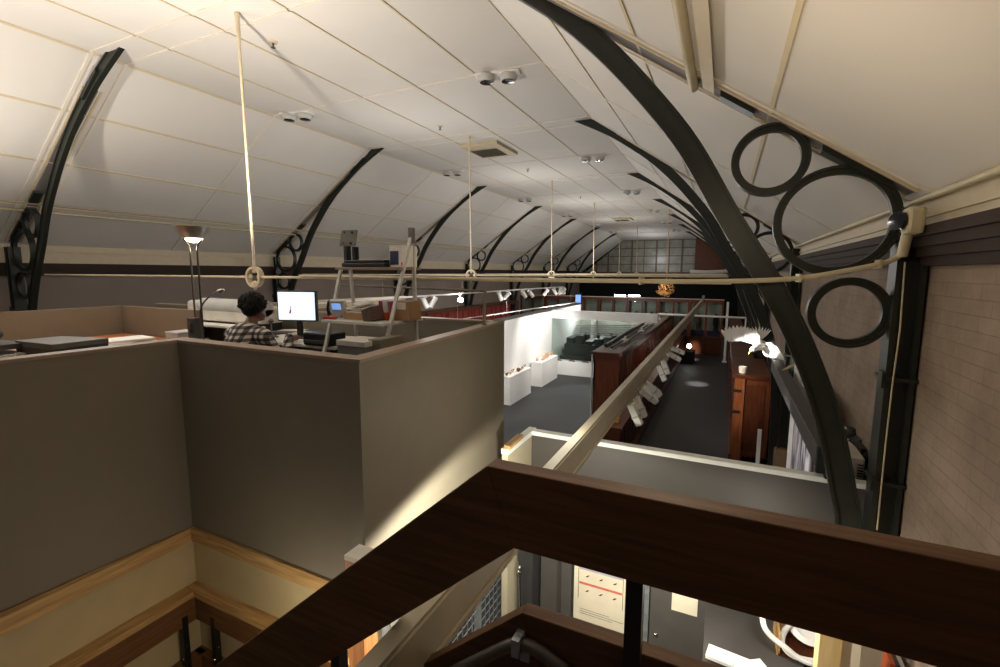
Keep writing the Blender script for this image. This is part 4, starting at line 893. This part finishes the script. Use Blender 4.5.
# ---- white bird above the right hand cases
bc = at(759.5, 346, Y=8.9)
bird = thing('white_bird', 'white mounted bird with spread wings hanging before the right hand cupboard', 'bird', tuple(bc))
t = MB(); ax_ = V((-.5, -.85, -.12)).normalized()
t.ell(bc+V((.02, .1, .0)), (.10, .2, .085), 14, Matrix.Rotation(-.4, 3, 'Z')); t.tube([bc+V((0, .0, .0)), bc+ax_*.12, bc+ax_*.2+V((0, 0, -.02))], [.08, .055, .045]); t.ell(bc+ax_*.21+V((0, 0, -.02)), (.05, .055, .045), 10)
ob_ = t.build('body', 'feather', bird, smooth=True); remesh(ob_, .012, 3)
hp = bc+ax_*.25+V((0, 0, -.035)); MB().tube([hp, hp+ax_*.06+V((0, 0, -.01)), hp+ax_*.085+V((0, 0, -.04))], [.022, .016, .004], 8).build('beak', 'beak', bird, smooth=True)
for s_ in (-1, 1): MB().ell(bc+ax_*.225+V((s_*.035, 0, .005)), (.008, .008, .008), 6).build('eye', 'black', bird)
def wing(root_, tip, droop, chord):
    w_ = MB(); n_ = 12; root_ = V(root_); tip = V(tip); w_.tube([root_, root_.lerp(tip, .5)+V((0, 0, .05)), tip], [.035, .03, .012], 8)
    for i in range(n_):
        k = (i+.5)/n_; p_ = root_.lerp(tip, k)+V((0, 0, .05*4*k*(1-k))); ln = chord*(.8+.35*math.sin(k*2.6)); d_ = (droop+(tip-root_).normalized()*(k*k*.9)).normalized()
        sd_ = (tip-root_).normalized()*.045; e_ = p_+d_*ln; n2_ = d_.cross(sd_).normalized()*.004
        w_.prism([p_-sd_, p_+sd_, p_+sd_*.9+d_*ln*.7, e_, p_-sd_*.9+d_*ln*.7], n2_)
    return w_
wing(bc+V((-.04, .08, .03)), at(728, 341, Y=8.9), V((.16, .45, .6)).normalized(), .24).build('wing', 'feather', bird)
wing(bc+V((.07, .06, .02)), at(777, 349, Y=8.8), V((.05, -.3, -.8)).normalized(), .24).build('wing', 'feather', bird)
tf = MB()
for i in range(9):
    a = -.8+i*.2; d_ = V((math.sin(a)*.9, .5, .55+.2*math.cos(a))).normalized(); b_ = bc+V((0, .24, .05)); s2_ = V((math.cos(a), 0, -math.sin(a)*.5)).normalized()*.022
    tf.prism([b_-s2_*.5, b_+s2_*.5, b_+s2_+d_*.2, b_+d_*.3, b_-s2_+d_*.2], d_.cross(s2_).normalized()*.004)
tf.build('tail', 'feather', bird)
for dx in (-.06, .04): MB().cyl(bc+V((dx, .1, .05)), V((.24+dx, 9.45, -.28)), .004, n=6).build('hanging_wire', 'steel', bird)
p = at(744, 364, Y=11.5)
tag(MB().lathe([(.07, 0), (.085, .14), (.08, .145), (.066, .02)], (.45, 11.55, -2.2)).build('paper_cup', 'white', smooth=True), 'white cup on the near right hand cupboard top', 'cup')
# ---- things by the right wall
p0, p1 = at(779, 373, X=.80), at(826, 458, X=.80)
sb_ = thing('screen_housing', 'long dark grey box beam hanging beside the right ribs', 'box beam', (.8, (p0.y+p1.y)/2, p1.z))
z_ = (p0.z+p1.z)/2
MB().box(.74, .88, p1.y, p0.y+.6, z_-.09, z_+.09).build('housing', 'dgrey', sb_, bevel=.006); MB().box(.73, .89, p1.y-.06, p1.y, z_-.1, z_+.1).box(.79, .83, p1.y-.08, p1.y, z_-.13, z_-.09).build('end_cap', 'blackm', sb_)
MB().cyl((.81, p1.y+.3, z_+.08), (.975, p1.y+.3, z_+.2), .014).build('hanger', 'conduit', sb_)
MB().cyl((.81, p0.y-.3, z_+.08), (.975, p0.y-.3, z_+.2), .014).build('hanger', 'conduit', sb_)
# white framed forest photograph along the wall
px_ = .98; fy = at(789, 430, X=px_).y
pf = thing('photo_panel', 'large forest photograph with white border on the right wall', 'photograph', (px_, fy-1.2, -3.2))
zt_ = at(800, 362, X=px_).z
MB().box(px_, px_+.04, 5.5, fy, -3.3, z_+.22).build('border', 'white', pf)
for yy in (5.9, 8.4): MB().box(px_+.04, XR-.004, yy-.03, yy+.03, z_-.3, z_-.25).build('bracket', 'mgrey', pf)
MB().box(px_-.006, px_, 5.55, fy-.45, -3.25, z_-.28).build('print', 'photo', pf)
# projector on the partition near the column
p = at(852, 474, Y=4.7)
pj = thing('projector', 'white projector box with vent slots beside the column', 'projector', (p.x, 4.9, p.z-.2))
MB().box(p.x-.07, p.x+.07, 4.65, 5.2, p.z-.15, p.z+.16).build('case', 'offw', pj, bevel=.012); v_ = MB()
for i in range(6): v_.box(p.x+.02, p.x+.062, 4.643, 4.652, p.z-.02+i*.024, p.z-.01+i*.024)
v_.build('vent', 'black', pj); MB().box(p.x+.07, p.x+.11, 4.8, 5.2, p.z-.3, p.z+.2).cyl((p.x+.1, 5.0, p.z+.1), (1.17, 5.0, p.z+.1), .025).build('mount', 'black', pj)
p = at(852, 437, Y=5.3)
for i in range(3):
    q = p+V((.02*i+.01, .0-.22*i, -.02*i)); tag(MB().lathe([(.06, -.09), (.095, -.06), (.095, .07), (.06, .10)], q, (.2, -.9, .1), 12).cyl(q, V((1.17, q.y, q.z+.02)), .02).build('black_spotlight', 'black', smooth=True), 'round black spotlight on the right wall beside the rib, %s from far' % ORD[i], 'spotlight', 'black spotlights by the column')
p = at(759, 440, Y=9.3); tag(MB().box(p.x-.03, p.x+.03, 9.25, 9.31, GZ, p.z+.2)  .box(p.x-.08, p.x+.08, 9.2, 9.36, GZ, GZ+.03).build('white_stand', 'white'), 'small white upright stand beside the second rib foot', 'stand')
# cable down the nearest column
tag(MB().tube([at(905, 262, Y=3.83), at(900, 330, Y=3.85), at(893, 380, Y=3.85), at(886, 440, Y=3.85), at(880, 500, Y=3.86), at(877, 530, Y=3.86)], .005, 6).build('cable', 'conduit', smooth=True), 'thin cream cable clipped down the nearest right column', 'cable')

# ================================================================== THE WORKROOM BELOW
PY, PX0, PZ = 4.30, -1.70, -1.60
pw = MB().box(PX0, XR, PY, PY+.1, GZ, PZ-.05).m(1).box(PX0-.02, XR, PY-.008, PY+.08, PZ-.045, PZ-.005)
struct(pw.build('wall_partition', ['part', 'pwhite']))
pr = MB().box(PX0-.06, PX0, 3.72, PY+.1, GZ, PZ-.05).m(1).box(PX0-.068, PX0+.008, 3.72, PY+.1, PZ-.05, PZ)
struct(pr.build('wall_partition_return', ['taupel', 'pwhite']))
a, b = at(509, 446, Z=-1.58), at(519, 437, Z=-1.58)
tag(MB().ob((a+b)/2+V((.0, .0, .0)), (b-a)/2+V((0, .04, 0)), (.03, 0, 0), (0, 0, .018)).build('timber_offcut', 'pine'), 'pale timber offcut lying on the partition top by the office corner', 'timber')
# poster, card, doors on the partition
p0, p1 = at(575, 556, Y=PY-.012), at(630, 634, Y=PY-.012); x0, x1, zt, zb2 = at(574, 600, Y=PY).x, at(629, 600, Y=PY).x, p0.z+.12, at(600, 625, Y=PY).z
ps_ = thing('bird_poster', 'aged cream poster with rows of small birds and a red band', 'poster', ((x0+x1)/2, PY-.015, zb2), None)
W_ = x1-x0; H_ = zt-zb2
MB().box(x0, x1, PY-.013, PY-.0, zb2, zt).build('sheet', 'poster', ps_)
t = MB(); zz = lambda f: zb2+H_*f
t.box(x0+.1*W_, x1-.12*W_, PY-.016, PY-.0145, zz(.50), zz(.53)); t.m(1).box(x0+.1*W_, x1-.12*W_, PY-.016, PY-.0145, zz(.70), zz(.725)); t.build('band', ['pband', 'pbandl'], ps_)
t = MB()
for fx in (.085, .895): t.box(x0+fx*W_-.002, x0+fx*W_+.002, PY-.016, PY-.0145, zz(.3), zz(.9))
for fz, fw in ((.13, .8), (.16, .55), (.10, .6)): t.box(x0+.12*W_, x0+(.12+fw)*W_, PY-.016, PY-.0145, zz(fz)-.001, zz(fz)+.0015)
for j, fz in enumerate((.62, .42, .80)):
    for i in range(3):
        cx_ = x0+W_*(.25+.25*i); cz_ = zz(fz); s_ = .016
        t.prism([(cx_-s_*1.2, PY-.016, cz_-s_*.6), (cx_+s_*.2, PY-.016, cz_-s_*.4), (cx_+s_*1.3, PY-.016, cz_+s_*.9), (cx_+s_*.7, PY-.016, cz_+s_*.9), (cx_-s_*.3, PY-.016, cz_+s_*.3)], (0, .0014, 0))
t.build('bird_print', 'ink', ps_)
x0, x1 = at(651, 600, Y=PY).x, at(706, 610, Y=PY).x
ld = thing('locker', 'tall grey locker door with a small pale card', 'locker', ((x0+x1)/2, PY-.1, GZ))
MB().box(x0, x1, PY-.06, PY-.002, GZ, -2.3).build('door', 'locker', ld, bevel=.004); MB().box(x1, x1+.09, PY-.08, PY-.002, GZ, -2.3).build('jamb', 'part', ld); MB().box(x0-.05, x0-.01, PY-.07, PY-.002, GZ, -2.3).build('edge_strip', 'galv', ld)
MB().lathe([(.012, 0), (.016, .02), (.008, .03)], (x0+.06, PY-.06, -3.35), (0, -1, 0)).build('knob', 'chrome', ld)
c0, c1 = at(672, 596, Y=PY-.065), at(697, 617, Y=PY-.065)
tag(MB().box(c0.x, c1.x, PY-.066, PY-.0605, c1.z, c0.z+.06).build('notice_card', 'poster'), 'small blank cream card stuck on the grey locker door', 'card')
x0, x1 = at(721, 610, Y=PY).x, XR
tag(MB().box(x0, .78, PY-.05, PY-.002, GZ, -2.35)  .box(x0+.03, .75, PY-.06, PY-.05, GZ+.1, -2.4).build('dark_panel', 'lockd', bevel=.004), 'dark grey panel right of the locker behind the white cables', 'panel')
x0, x1 = at(542, 590, Y=PY).x, at(572, 590, Y=PY).x
ld2 = thing('locker', 'narrow grey locker left of the bird poster', 'locker', ((x0+x1)/2, PY-.1, GZ)); MB().box(x0, x1, PY-.05, PY-.002, GZ, -2.3).build('door', 'locker', ld2, bevel=.004); MB().box((x0+x1)/2+.03, (x0+x1)/2+.06, PY-.07, PY-.05, GZ, -2.3).build('edge_strip', 'part', ld2)
x0, x1 = -1.68, at(542, 590, Y=PY).x-.01
cu = thing('tall_cupboard', 'dark tall cupboard with chrome latch in the workroom corner', 'cupboard', ((x0+x1)/2, 4.05, GZ)); MB().box(x0, x1, 3.92, PY-.02, GZ, -2.2).build('carcass', 'lockd', cu); MB().box(x0+.16, x1, 3.9, 3.92, GZ+.05, -2.25).build('door', 'lockd', cu)
p = at(519, 572, Y=3.88); MB().cyl(p+V((0, 0, .12)), p+V((.02, 0, -.5)), .01).ell(p, (.025, .03, .03), 10).ell(p+V((.01, 0, .05)), (.02, .025, .02), 8).build('latch', 'chrome', cu, smooth=True)
# wire mesh cage under the office
cg = thing('mesh_cage', 'galvanised wire mesh cage under the office floor', 'cage', (-1.98, 3.2, GZ)); X_ = -1.98
t = MB()
for y in (2.28, 2.95, 3.65, 4.25): t.box(X_-.025, X_+.025, y-.025, y+.025, GZ, -1.97)
for z in (GZ+.05, -3.0, -2.05): t.box(X_-.02, X_+.02, 2.28, 4.25, z-.02, z+.02)
t.build('frame', 'galv', cg); t = MB()
for i in range(22): t.cyl((X_, 2.28+i*.09, GZ), (X_, 2.28+i*.09, -2.0), .004, n=4)
for i in range(24): t.cyl((X_, 2.28, GZ+.03+i*.09), (X_, 4.25, GZ+.03+i*.09), .004, n=4)
t.build('wire_mesh', 'galv', cg)
tag(MB().box(-3.3, -2.4, 2.4, 4.2, -3.1, -3.06).box(-3.3, -2.4, 2.4, 4.2, -2.5, -2.46).box(-3.3, -3.26, 2.4, 2.44, GZ, -2.1).box(-2.44, -2.4, 2.4, 2.44, GZ, -2.1).box(-2.44, -2.4, 4.16, 4.2, GZ, -2.1).box(-3.3, -3.26, 4.16, 4.2, GZ, -2.1).build('store_shelf', 'lgrey'), 'pale storage shelf inside the mesh cage', 'shelf')
random.seed(8)
for i in range(6): 
    y = 2.55+i*.28; h = random.uniform(.15, .3); zs_ = -3.06 if i % 2 else -2.46
    tag(MB().box(-2.9, -2.5, y, y+.22, zs_, zs_+h).m(1).box(-2.905, -2.495, y-.005, y+.225, zs_+h-.04, zs_+h).build('storage_box', [('white', 'card', 'lgrey')[i % 3], 'lgrey']), '%s storage box on the cage shelf, %s from near' % (('white', 'brown', 'grey')[i % 3], ORD[i]), 'box', 'boxes inside the mesh cage')
p = at(432, 600, X=-2.39); tag(MB().tube([p+V((0, .12*math.cos(a/10*PI), .14*math.sin(a/10*PI))) for a in range(-3, 11)], .012).build('white_hose', 'white', smooth=True), 'white curved hose hanging behind the mesh', 'hose')
# pine newel post under the office corner
p = at(355, 553, Y=1.93)
np_ = thing('timber_post', 'square orange pine post with pale sawn top by the office corner', 'post', (p.x+.03, 1.95, GZ)); MB().box(p.x-.04, p.x+.08, 1.89, 2.01, GZ, p.z-.03).build('shaft', 'pinez', np_, bevel=.004); MB().box(p.x-.042, p.x+.082, 1.888, 2.012, p.z-.03, p.z).build('sawn_top', 'paper', np_)
# stairwell lining: cream walls, pine strips, brown boards, black balusters
WX, WY = -3.62, 2.05
struct(MB().box(WX-.14, WX-.04, -.6, WY+.1, GZ, PB).build('wall_stair_left', 'creamw'))
struct(MB().box(WX-.04, -1.95, WY+.02, WY+.12, GZ, PB).build('wall_stair_front', 'creamw'))
s5 = MB().box(WX-.1, WX+.035, -.6, WY-.035, PB-.105, PB-.0).m(1).box(WX-.1, -2.0, WY-.035, WY+.1, PB-.105, PB-.0); struct(s5.build('trim_5', ['pine', 'pinex']))
s6 = MB().box(WX-.06, WX+.07, -.6, WY-.07, -2.485, -2.44).m(1).box(WX-.06, -1.95, WY-.07, WY+.04, -2.485, -2.44); struct(s6.build('trim_6', ['pine', 'pinex']))
s7 = MB().box(WX+.02, WX+.06, -.6, WY-.06, -2.68, -2.485).m(1).box(WX+.02, -1.95, WY-.06, WY-.02, -2.68, -2.485); struct(s7.build('trim_7', ['railb', 'railbx']))
s8 = MB().box(WX-.04, WX+.05, -.6, WY, -3.25, -3.0).m(1).box(WX-.04, -1.95, WY-.04, WY+.03, -3.25, -3.0); struct(s8.build('trim_8', ['railb', 'railbx']))
_b1 = at(186, 650, X=WX+.04).y; _b2 = at(217, 650, Y=WY-.04).x
for i, (x, y) in enumerate(((WX+.04, _b1), (_b2, WY-.04), (WX+.04, _b1-.8), (WX+.04, _b1-1.6), (-2.5, WY-.04))):
    t = thing('baluster', ['black steel baluster under the brown stair rail, on the left of the corner', 'black steel baluster under the brown stair rail, on the right of the corner', 'black steel baluster farther along the left stair rail, nearer the camera', 'black steel baluster at the near end of the left stair rail', 'black steel baluster on the right along the stair rail'][i], 'baluster', (x, y, GZ), 'stairwell balusters')
    MB().box(x-.022, x+.022, y-.022, y+.022, GZ, -2.6).build('bar', 'black', t, bevel=.003); MB().lathe([(.008, 0), (.006, .006)], (x+.022, y, -2.85), (1, 0, 0)).lathe([(.008, 0), (.006, .006)], (x, y-.022, -2.95), (0, -1, 0)).build('bolt', 'chrome', t)
struct(MB().box(WX, -.6, -.6, WY, -3.75, -3.68).build('floor_stair', 'railbx'))
# white foam board, cables, timber, ring on a trolley
tr2 = thing('work_bench', 'white workbench cluttered with cables below the big rail', 'bench', (.6, 3.7, GZ)); MB().box(.0, .66, 3.25, 4.1, -2.84, -2.80).build('top', 'dgrey', tr2)
for (x, y) in ((.05, 3.3), (.61, 3.3), (.05, 4.05), (.61, 4.05)): MB().box(x-.03, x+.03, y-.03, y+.03, GZ, -2.84).build('leg', 'mgrey', tr2)
BZ = -2.80
def on_bench(u, v): return at(u, v, Z=BZ+.05)
p = on_bench(733, 661); tag(MB().ob(p, (.17, -.02, 0), (.01, .05, .01), (0, 0, .012)).ob(p+V((.12, -.05, .02)), (.09, .06, 0), (-.04, .06, 0), (0, 0, .01)).build('foam_board', 'white'), 'white foam board pieces at the front of the workbench', 'board')
def coil(pts, name, lab): tag(MB().tube([tuple(x) for x in crom([tuple(at(u, v, Z=z)) for u, v, z in pts], 4)], .02, 8).build(name, 'cable', smooth=True), lab, 'cable')
coil(((762, 612, -2.55), (764, 626, -2.60), (772, 637, -2.66), (786, 648, -2.70), (797, 657, -2.74), (812, 664, -2.76), (830, 668, -2.77)), 'white_cable', 'thick white cable snaking over the workbench, left one')
coil(((797, 621, -2.66), (786, 629, -2.68), (782, 642, -2.71), (790, 654, -2.74), (806, 660, -2.76), (822, 662, -2.76)), 'white_cable', 'thick white cable looped beside the pine tray, right one')
p = at(806, 628, Z=-2.70); tag(MB().lathe([(.11, 0), (.14, .025), (.10, .04), (.09, .015)], p, (.15, -.5, 1)).build('ring_light', 'white', smooth=True), 'white ring shaped disc among the cables on the workbench', 'ring')
p = at(777, 644, Z=-2.78); cr = thing('picture_crate', 'shallow pine tray behind the white cables', 'crate', (p.x+.1, p.y, BZ)); MB().ob((p.x, p.y+.05, BZ+.08), (.01, 0, 0), (0, .14, 0), (0, 0, .08)).build('side', 'pine', cr); MB().ob((p.x+.12, p.y+.19, BZ+.08), (.12, 0, 0), (0, .01, 0), (0, 0, .08)).build('side', 'pine', cr); MB().ob((p.x+.12, p.y+.05, BZ+.008), (.12, 0, 0), (0, .14, 0), (0, 0, .008)).build('bottom', 'mahog', cr)
p0 = at(836, 650, Y=3.35); tag(MB().box(p0.x-.10, p0.x+.02, 3.3, 3.42, GZ, p0.z+.18).m(1).box(p0.x+.022, p0.x+.12, 3.32, 3.42, GZ, p0.z+.17).build('timber_post', ['pinep', 'poster'], bevel=.003), 'pair of pale timber studs standing right of the workbench', 'post')
p = at(875, 655, Y=3.5)
wsf = thing('wall_shelf', 'small pale shelf on the brick wall right of the timber studs', 'shelf', (1.0, 3.5, p.z-.42)); MB().box(p.x-.16, XR, 3.36, 3.66, p.z-.42, p.z-.40).build('board', 'lgrey', wsf); MB().box(XR-.03, XR, 3.48, 3.52, p.z-.6, p.z-.42).build('bracket', 'mgrey', wsf)
pb_ = MB().box(p.x-.14, p.x+.03, 3.48, 3.5, p.z-.4, p.z+.12); tag(pb_.build('paper_sheet', 'paper'), 'pale paper sheet pinned right of the timber studs', 'paper')
for i in range(3):
    q = at(893+i*5, 662, Y=3.5); tag(MB().ob((q.x-.03, 3.55, p.z-.2), (.012, 0, .0), (0, .09, 0), (.02, 0, .2)).build('book', ('orange', 'dgrey', 'lgrey')[i]), '%s leaning beside the paper sheet' % ('orange book', 'dark grey book', 'pale grey book')[i], 'book')

# ================================================================== FOREGROUND TIMBER RAIL
RX, RY, RZ, RB = -.576, 1.18, -.54, -.765
RAKE = .872                                      # the stair falls away to the left at about 41 degrees
rl_ = thing('timber_rail', 'big dark stained timber guard rail bending down the stair in front of the camera', 'rail', (RX, RY, RB))
def board(x, y0, y1, zt, h, ln, xe, name, m, parent):
    mt = h*math.tan(math.atan(RAKE)/2)            # mitre at the bend
    if name == 'level_board': poly = [(x, y0, zt), (xe, y0, zt), (xe, y0, zt-h), (x+mt, y0, zt-h)]
    else:
        hv = h*math.hypot(1, RAKE); poly = [(x, y0, zt), (x+mt, y0, zt-h), (x-ln, y0, zt-h-(ln+mt)*RAKE), (x-ln, y0, zt-ln*RAKE)]
    return MB().prism(poly, (0, y1-y0, 0)).build(name, m, parent, bevel=.003)
board(RX, RY-.062, RY, RZ, RZ-RB, 1.35, 1.10, 'level_board', 'oakx', rl_)
board(RX, RY-.062, RY, RZ, RZ-RB, 1.35, 1.10, 'raked_board', 'oaky', rl_)
for x in (-.165, .75): MB().box(x-.021, x+.021, RY-.05, RY-.008, -1.62, RB+.01).build('post', 'black', rl_)
for x in (at(339, 660, Y=1.15).x, at(339, 660, Y=1.15).x-.6): z = RB-(RX-x)*RAKE; MB().box(x-.021, x+.021, RY-.05, RY-.008, z-.75, z+.03).build('post', 'black', rl_)
lr_ = thing('timber_rail', 'lower dark timber stringer board below the big guard rail', 'rail', (RX, RY, -1.3))
KX, KY, KZ = -.50, 1.25, -1.02
board(KX, KY-.05, KY, KZ, .30, 1.6, 1.10, 'level_board', 'oakx', lr_)
board(KX, KY-.05, KY, KZ, .30, 1.6, 1.10, 'raked_board', 'oaky', lr_)
gc = thing('conduit_pipe', 'grey flexible conduit clipped inside the lower timber board', 'pipe', (KX+.1, KY-.1, KZ-.1))
yk = KY-.072; zc_ = KZ-.075
MB().tube([tuple(x) for x in crom([(KX-1.2, yk, zc_-1.2*RAKE), (KX-.5, yk, zc_-.5*RAKE), (KX-.12, yk, zc_-.12*RAKE), (KX+.0, yk, zc_-.012), (KX+.1, yk, zc_-.02), (KX+.2, yk, zc_-.09), (KX+.25, yk, zc_-.25)])], .02, 10).build('pipe', 'grease', gc, smooth=True)
MB().box(KX-.012, KX+.012, KY-.1, KY-.048, zc_-.035, zc_+.02).box(KX+.0, KX+.03, KY-.06, KY-.049, zc_-.075, zc_-.03).build('clip', 'galv', gc)
struct(MB().box(KX+.05, XR, -1.0, KY-.06, -1.72, -1.62).build('floor_landing', 'railbx'))

# ================================================================== LIGHT
w = bpy.data.worlds.new('world'); bpy.context.scene.world = w; w.use_nodes = True
w.node_tree.nodes['Background'].inputs[0].default_value = (.9, .92, 1, 1); w.node_tree.nodes['Background'].inputs[1].default_value = .03
# wall washers and uplight of the gallery
for i, (y, e) in enumerate(((8, 60), (12, 90), (15.5, 110))):
    light('SPOT', 'gallery_wash', (-4.2, y, -.7), e*3, (1, .96, .9), .08, (-6.3, y+.8, -2.6), 95, .6)
light('SPOT', 'gallery_wash', (-4.4, 16.6, -.8), 200, (1, .97, .92), .08, (-6.3, 17.2, -2.3), 85, .7)
light('POINT', 'end_bay_lamp', (-5.3, 38.0, 1.2), 60, (.96, .98, 1), .2)
light('SPOT', 'gallery_down', (-4.6, 13, -.6), 70, (1, .97, .92), .08, (-5.2, 15, -4), 80, .6)
light('POINT', 'display_light', (-5.3, GY+3.0, -1.75), 130, (1, 1, 1), .15)
for i in range(6): light('POINT', 'case_lamp', (-2.75, YC+i*2.28+1.1, -2.42), 6.0, (1, .95, .9), .06)
for i, (y, e) in enumerate(((2.5, 40), (8, 110), (14, 130), (20, 120), (27, 110), (35, 90))):
    light('POINT', 'hall_ambient', (-5.8, y, .7), e, (1, .96, .92), .6)
for (u, v), e in (((697, 384), 3200), ((690, 359), 2200), ((692, 352.5), 1500)):
    q = at(u, v, Z=GZ); light('SPOT', 'aisle_spot', (-.72, q.y-2.2, -1.3), e, (1, .95, .88), .04, tuple(q), 15, 1.0)
light('SPOT', 'bird_spot', (-.6, 8, -1.1), 700, (1, .96, .9), .05, tuple(bc), 22, .6)
light('SPOT', 'cupboard_spot', (-.6, 9.5, -1.3), 220, (1, .85, .65), .05, (.4, 12.5, -3), 50, .7)
L_ = V((-1.1, 2.6, -1.56)); light('SPOT', 'workroom_lamp', L_, 175, (1, .95, .80), .04, tuple(L_+V((-.064, .11, -.99))), 178, .18)
light('POINT', 'bounce_fill', (-1.0, 3.2, -1.05), 11, (1, .93, .74), .25)  # soft unseen fill, added as bounce to brighten the right office wall
light('POINT', 'bench_fill', (.42, 3.5, -2.25), 9, (1, .95, .85), .05)  # unseen light added so the bench clutter shows
light('POINT', 'warm_slope_fill', (-.2, 2.1, .3), 18, (1, .80, .55), .12)  # unseen warm fill added to lift the right roof slope
light('SPOT', 'print_fill', (-.2, 5.5, -1.0), 160, (1, .97, .93), .05, (.98, 7.0, -2.6), 50, .6)  # unseen spot added to brighten the forest print
light('SPOT', 'poster_lamp', (-.3, 3.2, -2.25), 30, (1, .95, .82), .05, (-.7, 4.25, -3.3), 110, .4)
light('POINT', 'cage_lamp', (-2.7, 3.3, -2.2), 30, (.9, .97, 1), .05)
light('POINT', 'stair_lamp', (-2.2, 1.5, -2.2), 10, (1, .9, .7), .1)
sc = bpy.context.scene
sc.view_settings.view_transform = 'Standard'; sc.view_settings.look = 'None'; sc.view_settings.gamma = 1; sc.view_settings.use_curve_mapping = False
sc.view_settings.exposure = 0
sc.cycles.use_denoising = True
sc.cycles.max_bounces = 6
